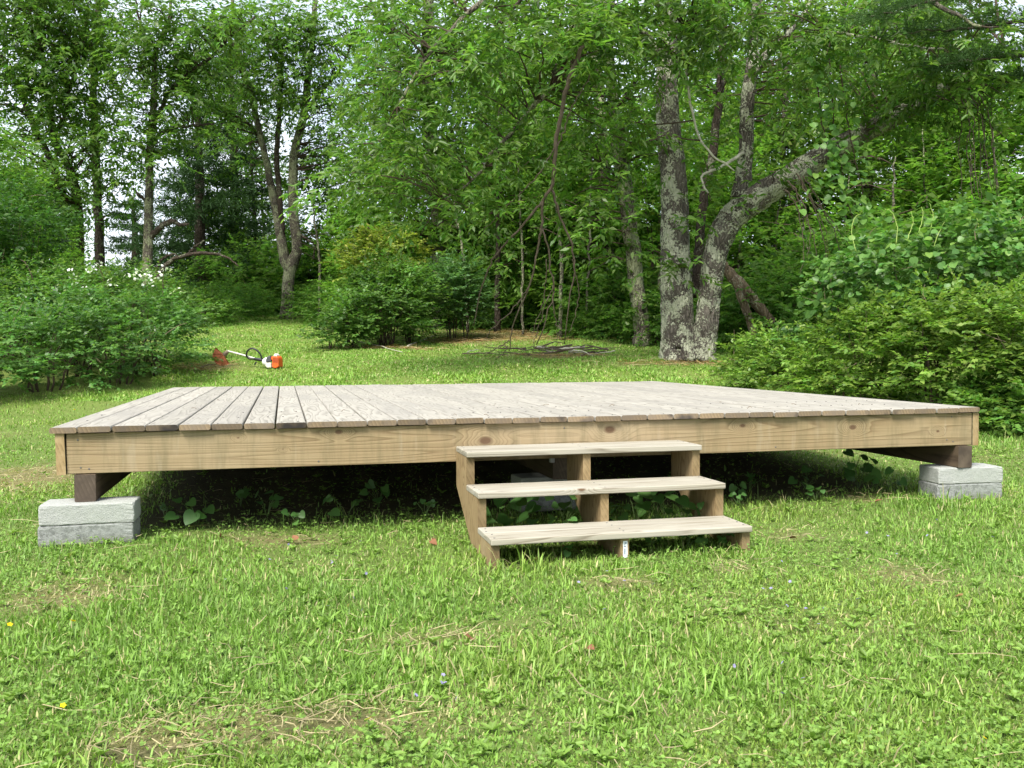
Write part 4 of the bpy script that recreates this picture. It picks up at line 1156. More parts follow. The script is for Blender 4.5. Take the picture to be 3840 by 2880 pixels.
shrub('spreading_shrub', 'large spreading shrub with yellow green shoot tips at the right edge behind the deck corner', [mo(1880, 760, 10.4, .62, .7, .48), mo(2030, 755, 9.6, .60, .7, .55), mo(2170, 760, 9.2, .55, .7, .55), mo(2060, 690, 10.2, .55, .6, .34), mo(2270, 790, 8.9, .6, .7, .55), mo(1830, 830, 10.3, .5, .5, .22)], (.125, .22, .036), YTIP, .064, .56, 108, 270, L=.28, nstem=34, ygrad=.6)
shrub('corner_shrub', 'low leafy shrub at the right edge just behind the right deck corner', [mo(2160, 880, 8.9, .40, .5, .26), mo(2230, 900, 8.5, .4, .5, .28)], (.085, .18, .03), YTIP, .058, .6, 109, 75, nstem=12)

# broad leaved vine mound and curtain: the nearest leaves one by one
def round_leaf():
    a = Acc()
    pr = [(0, 0), (.25, -.06), (.46, .12), (.5, .42), (.36, .74), (0, 1), (-.36, .74), (-.5, .42), (-.46, .12), (-.25, -.06)]
    V = np.array([(x, y, .10 * abs(x) * 2 - .12 * y * y) for x, y in pr] + [(0, .45, -.03)])
    return V, np.array([(10, i, (i + 1) % 10) for i in range(10)])


RV, RT = round_leaf()
BLM = []
for k, c in enumerate(((.12, .25, .055), (.15, .29, .065), (.10, .22, .052), (.18, .31, .06))):
    BLM.append(mesh_np('broad_leaf', RV, None, RT, np.repeat(np.array([c]), len(RV), 0), True)); BLM[-1].materials.append(M_SHRUB)


def broad_leaves(t, pts, dirs, size, name='leaf'):
    rg = t.rng
    for p, dv in zip(pts, dirs):
        ax = unit(dv * .6 + np.array([0, 0, -.45]) + rg.normal(0, .35, 3)); nn = unit(np.array([0, -.35, .75]) + dv * .4 + rg.normal(0, .35, 3)); nn = unit(nn - ax * nn.dot(ax)); w = np.cross(ax, nn)
        M = Matrix((w, ax, nn)).transposed().to_4x4(); s_ = size * rg.uniform(.7, 1.25)
        o = link(name, BLM[int(rg.integers(4))], t.root)
        o.matrix_local = Matrix.Translation(Vector(p - t.base)) @ M @ Matrix.Scale(s_, 4)


vm = shrub('broad_leaved_mound', 'high mound of round leaved vine with upright pale tendrils at right', [mo(1960, 610, 10.9, .85, .7, .55), mo(2110, 580, 10.4, .75, .7, .60), mo(1840, 640, 11.5, .5, .6, .42), mo(2230, 590, 10.2, .6, .7, .6), mo(1790, 690, 11.8, .4, .5, .3)], (.085, .185, .040), (.17, .28, .06), .075, .85, 110, 190, tmpl=T6, L=.25, m=6, k=6, cr=.13, hang=.4, nstem=14, nj=.6)
rg = vm.rng
pts = []; dirs = []
mds = [mo(1960, 610, 10.9, .88, .73, .58), mo(2110, 580, 10.4, .78, .73, .63), mo(1840, 640, 11.5, .53, .63, .45)]
while len(pts) < 280:
    c, r = mds[int(rg.integers(3))]; d_ = unit(rg.normal(0, 1, 3))
    if d_[1] > .25 or d_[2] < -.45: continue
    p = c + d_ * np.array(r) * rg.uniform(.95, 1.12)
    if any((((p - c2) / np.array(r2)) ** 2).sum() < .75 for c2, r2 in mds): continue
    pts.append(p); dirs.append(d_)
broad_leaves(vm, pts, dirs, .080)
M_TEND = plain('tendril', (.30, .40, .10), .5)
for pts in ([(1850, 545), (1840, 500), (1846, 470), (1860, 462)], [(1935, 530), (1938, 490), (1926, 458), (1912, 452)], [(1960, 520), (1972, 480), (1968, 455)], [(2005, 600), (2018, 530), (2040, 480), (2068, 455)], [(2010, 500), (2015, 462), (2008, 440)], [(2118, 500), (2105, 462), (2085, 450)], [(2190, 500), (2180, 460), (2160, 430)], [(2205, 510), (2203, 460), (2190, 425)], [(1985, 505), (1994, 462), (1990, 446)]):
    vm.wood('tendril', pxpath(pts, 10.3, 14, .003, rg), [.0045, .004, .002], M_TEND, 5)

vc = Tree('leafy_vine_curtain', 'curtain of bright round leaves hanging off the bowed trunk', P(1850, 480, 12.9), cat='vine', seed=112)
rg = vc.rng
for pts in ([(1790, 120), (1800, 240), (1812, 330), (1830, 430), (1850, 500)], [(1760, 160), (1775, 260), (1790, 340), (1800, 400)], [(1815, 140), (1830, 260), (1850, 360), (1872, 450)]):
    vc.wood('vine_stem', pxpath(pts, 12.9, 20, .01, rg), [.010, .009, .006], M_TWIG, 5)
pts = []; dirs = []
for (px, py, r, n) in ((1785, 210, .24, 34), (1800, 265, .26, 46), (1800, 330, .26, 44), (1820, 390, .28, 50), (1845, 445, .26, 40), (1868, 480, .18, 18), (1765, 150, .2, 18), (1790, 100, .2, 14), (1830, 350, .2, 18)):
    for _ in range(n):
        p = P(px, py, 12.7) + rg.normal(0, r * .62, 3) * [1, .9, 1]; pts.append(p); dirs.append(unit(rg.normal(0, .6, 3) + [0, -.8, 0]))
broad_leaves(vc, pts, dirs, .092)

hv = Tree('dry_hanging_vines', 'thin dark leafless vines dangling at the right above the mound', P(2120, 430, 12.6), cat='vine', seed=113)
for k in range(9):
    x = 2085 + k * 8 + hv.rng.uniform(-6, 6)
    hv.wood('vine_strand', pxpath([(x - 30, 190), (x - 5, 250), (x + hv.rng.uniform(-8, 8), 330), (x + 8 + hv.rng.uniform(-10, 10), hv.rng.uniform(380, 450))], 12.6 + hv.rng.uniform(-.2, .2), 16, .012, hv.rng), [.009, .008, .004], M_DEAD, 5)
hv2 = Tree('drooping_dead_twigs', 'fan of dark bare twigs drooping below the bowed trunk', P(1800, 640, 13.2), cat='branch', seed=114)
for (a, b, c, d_) in ((1745, 415, 1800, 640), (1725, 430, 1770, 600), (1760, 420, 1830, 600), (1735, 440, 1745, 560), (1750, 425, 1850, 560), (1720, 450, 1730, 600), (1755, 430, 1790, 560)):
    hv2.wood('twig', pxpath([(a - 25, b - 40), (a, b), ((a + c) / 2 + 10, (b + d_) / 2), (c, d_)], 13.2 + hv2.rng.uniform(-.15, .15), 14, .012, hv2.rng), [.012, .009, .006, .003], M_DEAD, 5)

# ------------------------------------------------------------------ lawn
def in_block(x, y):
    u, v = deck_uv(x, y)
    m = np.zeros(np.shape(x), bool)
    for (a, b) in ((.182, .045), (4.815, .105), (2.44, .36)):
        m |= (abs(u - a) < .2) & (abs(v - b) < .101)
    return m


def lawn_points(rng, n, y0, y1, power=1.6, wide=.62):
    """points thinning out with distance"""
    t = rng.uniform(0, 1, n); p = 1 - power + 1
    y = (y0 ** p + t * (y1 ** p - y0 ** p)) ** (1 / p)
    x = rng.uniform(-1, 1, n) * (wide * y + np.where(y < 11.5, 1.7, .5))
    return x, y


GBASE = np.array([.178, .31, .052]); GDRY = np.array([.44, .38, .20]); GBLUE = np.array([.155, .265, .06]); GYEL = np.array([.30, .365, .075])


def blades(rng, x, y, hmul=1.0, wmul=1.0, tri=False, straw=0.0):
    n = len(x)
    z = gz(x, y)
    dr = np.clip(wsum(x, y, DRY) * 1.05 + (fbm(x * 1.3, y * 1.3, 21) - .62) * 1.6, 0, 1)
    lush = fbm(x * 2.2, y * 2.2, 33, 3)
    h = rng.gamma(4, .0054, n) * (.45 + 1.05 * np.clip((lush - .25) * 1.8, 0, 1)) * (1 - .45 * dr) * hmul
    wd = rng.uniform(.0017, .0037, n) * wmul
    a = fbm(x * 1.7, y * 1.7, 91, 2) * 14 + rng.normal(0, 2.3, n); lean = np.abs(rng.normal(.62, .38, n)) + dr * .4
    if straw > 0:
        lean = lean + straw
    dx, dy = np.cos(a), np.sin(a)
    sx, sy = -dy, dx
    tip = np.stack([x + dx * h * np.sin(np.clip(lean * 1.5, 0, 1.5)), y + dy * h * np.sin(np.clip(lean * 1.5, 0, 1.5)), z + h * np.cos(np.clip(lean * 1.25, 0, 1.5))], 1)
    base = np.stack([x, y, z - .004], 1); side = np.stack([sx, sy, np.zeros(n)], 1)
    hue = rng.uniform(0, 1, n); pt = fbm(x * 1.5, y * 1.5, 55, 3)
    c = GBASE * (1 + 0 * hue[:, None])
    c = c + (np.clip((pt - .5) * 3, 0, 1) * .7 * hue)[:, None] * (GYEL - c)
    c = c + (np.clip((.5 - pt) * 3, 0, 1) * hue)[:, None] * (GBLUE - c)
    isd = (rng.uniform(0, 1, n) < (.09 + .6 * dr)).astype(float) * rng.uniform(.5, 1, n)
    c = c + isd[:, None] * (GDRY - c)
    c = c * rng.uniform(.6, 1.3, (n, 1))
    if tri:
        V = np.stack([base - side * wd[:, None], base + side * wd[:, None], tip], 1).reshape(-1, 3)
        return V, None, np.arange(3 * n).reshape(n, 3), np.repeat(c, 3, 0)
    mid = base * .45 + tip * .55 + UP * (h * .16)[:, None]
    V = np.stack([base - side * wd[:, None] * .8, base + side * wd[:, None] * .8, mid - side * wd[:, None] * .75, mid + side * wd[:, None] * .75, tip], 1).reshape(-1, 3)
    k = np.arange(n)[:, None] * 5
    return V, k + np.array([[0, 1, 3, 2]]), k + np.array([[2, 3, 4]]), np.repeat(c, 5, 0)


rg = np.random.default_rng(202)
ga = Acc()


def thin(x, y, keep_under=.04):
    ud = under_deck(x, y); so_ = wsum(x, y, SOIL)
    pr = np.clip(1 - ud * (1 - keep_under) - so_ * .9, 0, 1)
    pr = pr * (1 - np.where(y > 11, .8, .35) * np.clip(wsum(x, y, DRY) * 1.2, 0, 1))
    m = (rg.uniform(0, 1, len(x)) < pr) & ~in_block(x, y)
    return x[m], y[m]


x, y = thin(*lawn_points(rg, 370000, 1.85, 6.2, 2.2)); V, q, t, c = blades(rg, x, y); ga.add(V, q, t, c)
x, y = thin(*lawn_points(rg, 92000, 5.5, 11.5, 1.9)); V, q, t, c = blades(rg, x, y, 1.0, 1.9); ga.add(V, q, t, c)
x, y = thin(*lawn_points(rg, 260000, 10.8, 29, 1.9, .34)); V, q, t, c = blades(rg, x, y, 1.25, 5.0, True, .12); c = c * 1.15; ga.add(V, q, t, c)
# longer uncut tufts: round posts, stringers, shrub feet
tx, ty = [], []
for (px, py, r, n) in ((1250, 1225, .16, 700), (1100, 1235, .10, 250), (310, 1165, .12, 250), (90, 1170, .08, 150), (1980, 1090, .12, 250), (2150, 1095, .12, 250), (1600, 1190, .1, 200), (1020, 1130, .12, 250), (400, 830, .5, 900), (250, 850, .6, 900), (60, 860, .6, 900), (2170, 960, .35, 900), (930, 750, .7, 700), (1420, 785, .5, 500), (1440, 778, .2, 260), (1485, 782, .3, 320), (1535, 778, .2, 260), (1600, 800, .5, 600), (560, 690, 1.2, 800), (1230, 715, 1.5, 1200)):
    g = G(px, py); tx.append(rg.normal(g[0], r, n)); ty.append(rg.normal(g[1], r * .6, n))
x, y = np.concatenate(tx), np.concatenate(ty); uu, vv = deck_uv(x, y); m = ~in_block(x, y) & ~((uu > 1.8) & (uu < 3.1) & (vv > -.83)) & ~((vv > -.02) & (uu > 0) & (uu < 4.9) & (vv < 4.9)); V, q, t, c = blades(rg, x[m], y[m], 2.0, 1.25); ga.add(V, q, t, c)
tag(link('grass', ga.mesh('grass', False), None, M_GRASS), 'mown green lawn grass with dry patches', 'grass', kind='stuff')

# clover and small weeds between the blades
cl = Acc()
x, y = thin(*lawn_points(rg, 48000, 1.85, 8.5, 2.2), keep_under=.5)
pt = fbm(x * 1.1, y * 1.1, 77, 3); m = rg.uniform(0, 1, len(x)) < np.clip((pt - .38) * 4, .08, 1); x, y = x[m], y[m]
n = len(x); hh = rg.uniform(.015, .05, n)
a0 = rg.uniform(0, 6.28, n)
for k in range(3):
    a = a0 + k * 2.094
    ax = np.stack([np.cos(a), np.sin(a), rg.normal(.1, .2, n)], 1); s_ = rg.uniform(.005, .0115, n)
    c = np.array([.17, .29, .055]) * rg.uniform(.7, 1.3, (n, 1)) * np.array([1, 1, 1])
    V, q, c = leaf_batch(np.stack([x, y, gz(x, y) + hh], 1), ax, UP + rg.normal(0, .5, (n, 3)), s_, s_ * 1.0, c, T6); cl.add(V, q, None, c)
x, y = thin(*lawn_points(rg, 2600, 1.85, 8, 2.05), keep_under=.6); n = len(x); a0 = rg.uniform(0, 6.28, n); sz = rg.uniform(.016, .04, n)
for k in range(6):
    a = a0 + k * 1.047 + rg.normal(0, .2, n); ax = np.stack([np.cos(a), np.sin(a), rg.uniform(.25, 1.1, n)], 1)
    c = np.array([.17, .28, .05]) * rg.uniform(.7, 1.25, (n, 1))
    V, q, c = leaf_batch(np.stack([x, y, gz(x, y) + .008], 1), ax, UP + rg.normal(0, .3, (n, 3)), sz * rg.uniform(.6, 1.2, n), sz * .38, c, T6); cl.add(V, q, None, c)
tag(link('clover', cl.mesh('clover', False), None, M_GRASS), 'clover and small broad leaved weeds growing through the lawn', 'ground cover', kind='stuff')

# straw: dead stems lying on the lawn
sa = Acc()
xs_, ys_ = [], []
for (a, b, r, ry) in DRY:
    n = int(np.clip(1600 * r * ry / (.12 * b) * (.4 if b < 7 else 1), 30, 2600)); xs_.append(rg.normal(a, r * .6, n)); ys_.append(rg.normal(b, ry * .6, n))
x2, y2 = lawn_points(rg, 1500, 1.85, 9, 2.05); xs_.append(x2); ys_.append(y2)
x, y = np.concatenate(xs_), np.concatenate(ys_); m = ~in_block(x, y); x, y = x[m], y[m]; n = len(x)
a = rg.uniform(0, 6.28, n); L = rg.gamma(3, .022, n) * (1 + np.clip(y - 8, 0, 6) * .25); wd = rg.uniform(.0008, .0015, n) * (1 + np.clip(y - 4, 0, 10) * .22)
z = gz(x, y) + rg.uniform(.008, .04, n); z2 = z + rg.normal(0, .012, n)
p0 = np.stack([x, y, z], 1); p1 = np.stack([x + np.cos(a) * L, y + np.sin(a) * L, np.maximum(z2, gz(x + np.cos(a) * L, y + np.sin(a) * L) + .004)], 1); pm = (p0 + p1) / 2 + rg.normal(0, .07, (n, 3)) * L[:, None]
sd = np.stack([-np.sin(a), np.cos(a), np.full(n, .5)], 1) * wd[:, None]
V = np.stack([p0 - sd, p0 + sd, pm - sd, pm + sd, p1 - sd * .5, p1 + sd * .5], 1).reshape(-1, 3); k = np.arange(n)[:, None] * 6
c = np.array([.40, .335, .19]) * rg.uniform(.55, 1.2, (n, 1)) * np.where(y > 11, 1, 1)[:, None]
c = np.where(((y > 11) & (rg.uniform(0, 1, n) < .7))[:, None], c * np.array([1.0, .78, .66]), c)
sa.add(V, np.vstack([k + np.array([[0, 1, 3, 2]]), k + np.array([[2, 3, 5, 4]])]), None, np.repeat(c, 6, 0))
tag(link('straw', sa.mesh('straw', False), None, M_GRASS), 'dry straw and dead grass stems lying on the lawn', 'straw', kind='stuff')

# ------------------------------------------------------------------ string trimmer on the lawn
M_ORG = plain('orange_plastic', (.62, .105, .02), .4, .4, .1, 12)
M_RUST = plain('dusty_orange_guard', (.36, .12, .055), .75, .2, .25, 25)
M_BLK = plain('black_plastic', (.018, .018, .02), .45, .4, .2)
M_GRY = plain('dark_grey_plastic', (.06, .062, .068), .5, .4, .15)
M_WHT = plain('white_plastic', (.66, .66, .62), .45, .4, .06)
M_TANK = plain('fuel_tank_plastic', (.60, .57, .48), .4, .4, .08)
M_ALU = plain('shaft_metal', (.55, .54, .47), .35, .5, .1)
M_DIRT = plain('dirty_gear_head', (.20, .155, .11), .8, .2, .3)
pe, ph = G(600, 797), G(487, 793)
vx = ph - pe
tr = thing('string_trimmer', 'orange and white petrol string trimmer lying on the grass near the left shrub', 'string trimmer', pe, math.atan2(vx[1], vx[0]))
TL = float(np.linalg.norm(vx[:2])); TZ = float(vx[2])


def lathe_x(prof, sides=20):
    V, q, t = tube(np.array([(x, 0, 0) for x, r in prof], float), np.array([r for x, r in prof]), sides)
    a = Acc().add(V, q, t); return a


def part(name, me, m, parent=tr, loc=(0, 0, 0), rot=(0, 0, 0)):
    return link(name, me, parent, m, loc=loc, rot=rot)


def hull(name, prof, y0, y1, bev=.012):
    """side profile in x,z given a thickness and rounded edges"""
    bm = bmesh.new()
    f = bm.faces.new([bm.verts.new((x, y0, z)) for x, z in prof])
    r = bmesh.ops.extrude_face_region(bm, geom=[f])
    for v in [g for g in r['geom'] if isinstance(g, bmesh.types.BMVert)]: v.co.y = y1
    bmesh.ops.recalc_face_normals(bm, faces=bm.faces[:])
    bmesh.ops.bevel(bm, geom=bm.edges[:], offset=bev, segments=2, affect='EDGES', profile=.5)
    me = bpy.data.meshes.new(name); bm.to_mesh(me); bm.free()
    return me


hz = .105                                            # height of the shaft at the engine
sh = np.array([(.20, 0, hz), (TL * .6, 0, (hz + .22 + TZ) / 2 + .01), (TL - .02, 0, TZ + .235)])
V, q, t = tube(smooth_path(sh, 12), .0125, 12); part('shaft', mesh_np('shaft', V, q, t), M_ALU)
eh = part('engine_housing', hull('engine_housing', [(-.05, .03), (-.045, .15), (-.02, .185), (.06, .18), (.075, .14), (.05, .12), (.055, .02), (.0, .005)], -.07, .07, .014), M_ORG)
for k in range(4):
    part('cooling_slot', box_mesh('cooling_slot', -.035 + k * .018, -.027 + k * .018, .0702, .0725, .085, .160, .0006), M_BLK, eh)
part('starter_cover', lathe_x([(-.004, .0), (-.004, .034), (.008, .036), (.012, .02), (.012, 0)]).mesh('starter_cover'), M_GRY, eh, (.012, .075, .052), (0, 0, math.pi / 2))
part('starter_ring', lathe_x([(-.004, .036), (-.004, .046), (.005, .046), (.005, .036)]).mesh('starter_ring'), M_WHT, eh, (.012, .075, .052), (0, 0, math.pi / 2))
cp = part('air_filter_cover', hull('air_filter_cover', [(-.015, .175), (-.01, .205), (.015, .218), (.035, .205), (.042, .175)], -.04, .045, .010), M_WHT)
part('filter_knob', lathe_x([(0, .0), (0, .014), (.012, .013), (.014, 0)]).mesh('filter_knob'), M_BLK, cp, (.012, .044, .198), (0, 0, math.pi / 2))
part('fuel_tank', hull('fuel_tank', [(.068, .012), (.072, .09), (.155, .085), (.165, .04), (.13, .008)], -.07, .07, .016), M_TANK)
part('carburettor_cover', hull('carburettor_cover', [(.07, .10), (.085, .185), (.13, .18), (.165, .12), (.155, .095)], -.055, .06, .012), M_GRY)
part('clutch_housing', lathe_x([(.145, .03), (.15, .066), (.185, .064), (.22, .045), (.235, .022)]).mesh('clutch_housing'), M_WHT, tr, (0, 0, .098))
part('rear_grip', lathe_x([(.232, .019), (.25, .023), (.36, .021), (.385, .017)]).mesh('rear_grip'), M_BLK, tr, (0, 0, .10), (0, -.11, 0))
part('throttle_trigger', hull('throttle_trigger', [(.315, .095), (.35, .10), (.375, .055), (.362, .05), (.34, .078)], -.008, .008, .003), M_BLK)
lp = smooth_path([(.245, 0, .12), (.25, .03, .20), (.30, .05, .265), (.37, .055, .29), (.44, .05, .262), (.475, .03, .20), (.462, .01, .155), (.42, 0, .142), (.38, 0, .150)], 40)
V, q, t = tube(lp, .0125, 10); part('loop_handle', mesh_np('loop_handle', V, q, t), M_BLK)
hd = part('gear_head', lathe_x([(0, .016), (.015, .026), (.07, .034), (.10, .03), (.115, .0)]).mesh('gear_head'), M_DIRT, tr, (TL - .05, 0, TZ + .232), (0, .7, 0))
part('cutting_head', lathe_x([(0, 0), (0, .05), (.02, .058), (.055, .05), (.06, 0)]).mesh('cutting_head'), M_DIRT, hd, (.10, 0, .0), (0, .3, 0))
# the guard: a curved fan-shaped shell
ga_ = Acc(); nr, na = 7, 15
rr_ = np.linspace(.004, .235, nr); aa = np.linspace(-1.45, 1.45, na)
Vt = np.array([[(r * math.sin(a), r * math.cos(a), -.02 - .05 * (r / .235) ** 3) for a in aa] for r in rr_]).reshape(-1, 3)
Vb = Vt + [0, 0, -.005]; nV = nr * na
qi = np.array([[i * na + j, i * na + j + 1, (i + 1) * na + j + 1, (i + 1) * na + j] for i in range(nr - 1) for j in range(na - 1)])
bd = [i for i in range(na)] + [i * na + na - 1 for i in range(1, nr)] + [(nr - 1) * na + j for j in range(na - 2, -1, -1)] + [i * na for i in range(nr - 2, 0, -1)]
qs = np.array([[bd[i], bd[(i + 1) % len(bd)], bd[(i + 1) % len(bd)] + nV, bd[i] + nV] for i in range(len(bd))])
gd = link('guard', mesh_np('guard', np.vstack([Vt, Vb]), np.vstack([qi, qi[:, ::-1] + nV, qs])), tr, M_RUST)
gx = Vector((.62, .12, .75)).normalized(); gy = Vector((.75, .35, -.62)); gy = (gy - gx * gy.dot(gx)).normalized(); gn = gx.cross(gy)
gd.matrix_local = Matrix.Translation((TL + .01, .04, TZ + .185)) @ Matrix((gx, gy, gn)).transposed().to_4x4() @ Matrix.Diagonal((.66, .72, .9, 1))
for a in (-.8, 0, .8):
    V, q, t = tube(np.array([(r * math.sin(a), r * math.cos(a), -.016 - .05 * (r / .235) ** 3) for r in rr_]), .005, 5)
    part('rib', mesh_np('rib', V, q, t), M_RUST, gd)

# ------------------------------------------------------------------ brush heap and sticks
rg = np.random.default_rng(300)
c0 = G(1200, 768)
GST = 'sticks on the brush heap'
for k in range(26):
    a = rg.normal(0, .5) + (math.pi if rg.uniform() < .5 else 0); L = rg.uniform(.35, .95); p0 = c0 + [rg.normal(0, .38), rg.normal(0, .16), 0]
    z = float(gz(p0[0], p0[1])); h = rg.uniform(.02, .14)
    d_ = np.array([math.cos(a), math.sin(a) * .6, rg.normal(0, .06)])
    pth = smooth_path([d_ * -L / 2, d_ * .05 + rg.normal(0, .03, 3), d_ * L / 2 + rg.normal(0, .02, 3)], 10, .006, rg)
    V, q, t = tube(pth, np.linspace(rg.uniform(.008, .018), .004, 10), 6)
    o = link('stick', mesh_np('stick', V, q, t), None, M_DEAD if k % 3 else M_PALE, loc=(p0[0], p0[1], z + h))
    tag(o, 'dry grey brown stick lying on the brush heap behind the deck', 'stick', GST)
for k, (x1, y1, x2, y2, d_, lab) in enumerate(((880, 752, 945, 728, .016, 'long pale cane lying from the thicket foot toward the brush heap'), (760, 740, 870, 765, .012, 'thin dry cane lying in front of the central thicket'), (1000, 768, 1100, 772, .013, 'dark thin stick on the lawn left of the brush heap'), (1255, 772, 1310, 764, .016, 'grey forked stick right of the brush heap'), (1560, 745, 1700, 735, .010, 'thin brown twig lying near the shrub beneath the bowed trunk'), (430, 800, 480, 790, .010, 'dry stalk at the right foot of the left shrub'))):
    a, b = G(x1, y1), G(x2, y2); m_ = (a + b) / 2; m_[2] = max(float(gz(m_[0], m_[1])), m_[2]) + .05
    pth = smooth_path([a + UP * .03, m_, b + UP * .03], 12, .006, rg) - m_
    V, q, t = tube(pth, np.linspace(d_, d_ * .4, 12), 6)
    tag(link('stick', mesh_np('stick', V, q, t), None, M_PALE if k in (0, 1) else M_DEAD, loc=m_), lab, 'stick')

# ------------------------------------------------------------------ broad leaved seedlings in the shade of the deck
HV = [(0, .12), (.16, 0), (.38, .02), (.5, .24), (.44, .52), (.22, .82), (0, 1), (-.22, .82), (-.44, .52), (-.5, .24), (-.38, .02), (-.16, 0)]
HVv = np.array([(x, y, .16 * abs(x) - .10 * y * y) for x, y in HV] + [(0, .4, -.02)]); HT = np.array([(12, i, (i + 1) % 12) for i in range(12)])
HM = []
for c in ((.075, .18, .04), (.10, .215, .05), (.085, .195, .05)):
    HM.append(mesh_np('heart_leaf', HVv, None, HT, np.repeat(np.array([c]), len(HVv), 0))); HM[-1].materials.append(M_SHRUB)
M_STALK = plain('stalk', (.09, .15, .04), .6)
plants = []
for u, v, s in ((.62, .30, .075), (.95, .55, .05), (1.35, .40, .06), (1.55, .7, .06), (.8, .9, .05), (1.1, .2, .04), (2.0, -.05, .06), (2.12, -.2, .075), (2.2, .02, .08), (2.33, -.22, .06), (2.28, -.42, .05), (2.40, -.06, .07), (2.55, -.05, .045), (2.62, -.25, .05), (2.75, -.12, .07), (2.86, -.28, .07), (2.9, -.02, .075), (2.95, -.34, .06), (2.5, -.3, .04), (3.15, .2, .05), (3.3, .5, .055), (3.6, .35, .05), (3.75, .6, .05), (4.1, .55, .06), (4.42, .5, .085), (4.55, .75, .08), (4.5, .35, .06), (2.08, -.6, .04), (2.2, -.66, .035), (2.62, -.62, .035), (2.8, -.64, .035), (2.93, -.66, .045), (1.75, .3, .04), (.45, .5, .04), (3.45, .15, .035), (3.95, .2, .04)):
    x_, y_, _ = deck_w(u, v); zg = float(gz(x_, y_))
    t = thing('shade_seedling', 'heart leaved seedling growing in the shade below the deck and steps', 'seedling', (x_, y_, zg), 0, 'heart leaved seedlings under the deck')
    nl = int(rg.integers(4, 8)); sa_ = Acc()
    for k in range(nl):
        a = rg.uniform(0, 6.28); r = s * rg.uniform(.4, 1.6); h = s * rg.uniform(.9, 2.6)
        if v < -.5: h = min(h, .075)
        tipp = np.array([math.cos(a) * r, math.sin(a) * r, h])
        sa_.tube(smooth_path([(0, 0, -.005), tipp * [.4, .4, .6], tipp], 5), .0016, sides=4)
        fa = -math.pi / 2 + rg.normal(0, .9)
        ax = unit(np.array([math.cos(fa), math.sin(fa), -.45 + rg.normal(0, .3)])); nn = unit(np.array([0, -.4, .8]) + rg.normal(0, .35, 3)); nn = unit(nn - ax * nn.dot(ax)); w = np.cross(ax, nn)
        o = link('leaf', HM[int(rg.integers(3))], t)
        o.matrix_local = Matrix.Translation(Vector(tipp)) @ Matrix((w, ax, nn)).transposed().to_4x4() @ Matrix.Scale(s * rg.uniform(.6, 1.15), 4)
    link('stem', sa_.mesh('stem'), t, M_STALK)

# ------------------------------------------------------------------ flowers
def flower_mesh(name, n, ln, wd, col, lift):
    a = Acc()
    for k in range(n):
        g_ = k * 2 * math.pi / n; ax = np.array([[math.cos(g_), math.sin(g_), lift]])
        V, q, c = leaf_batch(np.zeros((1, 3)), ax, UP[None] + 0 * ax, [ln], [wd], np.array([col]), T6); a.add(V, q, None, c)
    return a.mesh(name, False)


BF = flower_mesh('buttercup_petals', 5, .011, .011, (.75, .55, .01), .4)
V, q, t = tube(smooth_path([(0, 0, -.01), (.004, 0, .03), (0, 0, .065)], 6), .0012, 5); BS = mesh_np('buttercup_stem', V, q, t)
for (px, py, s, lab) in ((158, 1384, 1.1, 'yellow buttercup in the lawn at lower left, the largest of them'), (22, 1384, .9, 'yellow buttercup in the lawn at the left picture edge'), (137, 1563, .8, 'small yellow buttercup near the bottom left corner'), (796, 1606, .9, 'yellow buttercup at the bottom, left of the middle'), (2126, 1622, .6, 'tiny yellow buttercup near the bottom right corner'), (161, 890, 1.2, 'yellow buttercup in the grass left of the deck'), (187, 862, .8, 'small yellow buttercup beyond the left deck edge toward the shrub')):
    g = G(px, py + 12)
    t = thing('buttercup', lab, 'flower', g, rg.uniform(0, 6), 'yellow buttercups in the lawn'); t.scale = (s,) * 3
    link('petals', BF, t, M_PETAL, loc=(0, 0, .065), rot=(-.5, .2, 0)); link('stem', BS, t, M_STALK)
VF = flower_mesh('violet_bloom', 5, .007, .006, (.33, .30, .52), .2)
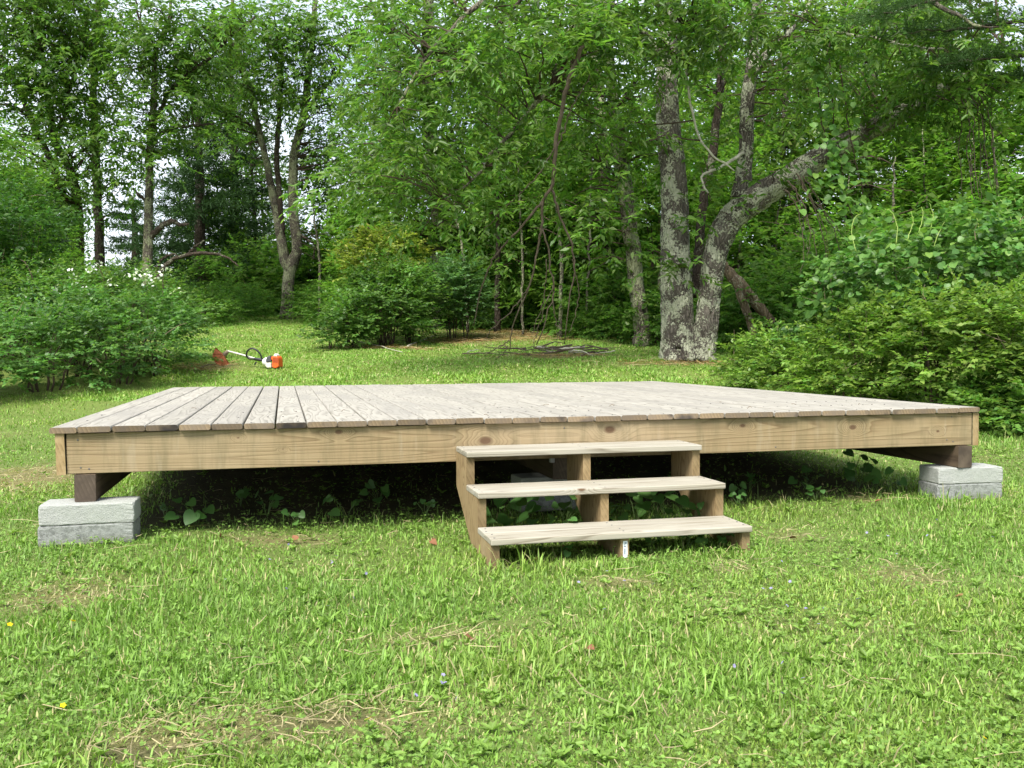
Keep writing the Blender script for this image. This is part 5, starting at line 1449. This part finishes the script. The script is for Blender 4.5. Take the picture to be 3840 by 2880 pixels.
for k in range(48):
    px = [(540, 1240), (700, 1300), (1690, 1250), (1880, 1180), (1320, 1290), (2080, 1150), (1780, 1340), (980, 1500), (1650, 1500), (760, 1230)][k % 10]
    g = G(px[0] + rg.normal(0, 60), px[1] + rg.normal(0, 30)); g[2] = float(gz(g[0], g[1])) + .038
    o = link('violet_flower', VF, None, M_PETAL, loc=g, rot=(rg.normal(0, .5) - .4, rg.normal(0, .4), rg.uniform(0, 6)))
    tag(o, 'tiny pale violet flower in the lawn grass', 'flower', 'tiny violet flowers scattered in the lawn')

# ------------------------------------------------------------------ small litter: catkins and twigs on the deck, dead leaves on the ground
M_CAT = plain('dry_catkin', (.16, .12, .08), .9, .1, .3)
for k, (u, v) in enumerate(((.55, 1.2), (.62, 2.1), (.9, 1.6), (1.0, 2.4), (1.35, .7), (1.9, .2), (2.05, .12), (2.3, 1.1), (2.55, .9), (2.9, .7), (3.1, 1.8), (3.55, .25), (3.7, .9), (4.0, .5), (4.35, .4), (2.2, 2.2), (1.6, 1.8), (3.0, .3))):
    w = deck_w(u, v, DZ + .004); L = rg.uniform(.015, .04); a = rg.uniform(0, 6.28); up = rg.uniform(.05, .5)
    pth = smooth_path([(0, 0, 0), (math.cos(a) * L * .5, math.sin(a) * L * .5, L * up * .9), (math.cos(a) * L, math.sin(a) * L, L * up * .6)], 7)
    V, q, t = tube(pth, .0014, 5)
    tag(link('dry_twig', mesh_np('dry_twig', V, q, t), None, M_CAT, loc=w), 'tiny curled dry twig lying on the deck boards', 'twig', 'dry twig bits on the deck')
DL = mesh_np('dead_leaf', HVv * [1, 1, 2.2], None, HT)
M_DL = plain('dead_leaf_brown', (.20, .095, .05), .8, .15, .4, 40)
for (px, py) in ((1130, 1220), (1165, 1222), (1215, 1195), (1720, 1175), (930, 1180), (640, 1178), (1490, 1345), (1010, 1400), (2080, 1300), (1890, 1095), (1265, 1420), (480, 1170)):
    g = G(px, py); o = link('dead_leaf', DL, None, M_DL, loc=g + UP * .022, rot=(rg.normal(0, .4), rg.normal(0, .4), rg.uniform(0, 6))); o.scale = (rg.uniform(.025, .045),) * 3
    tag(o, 'small curled brown dead leaf lying on the grass', 'dead leaf', 'dead leaves on the lawn')
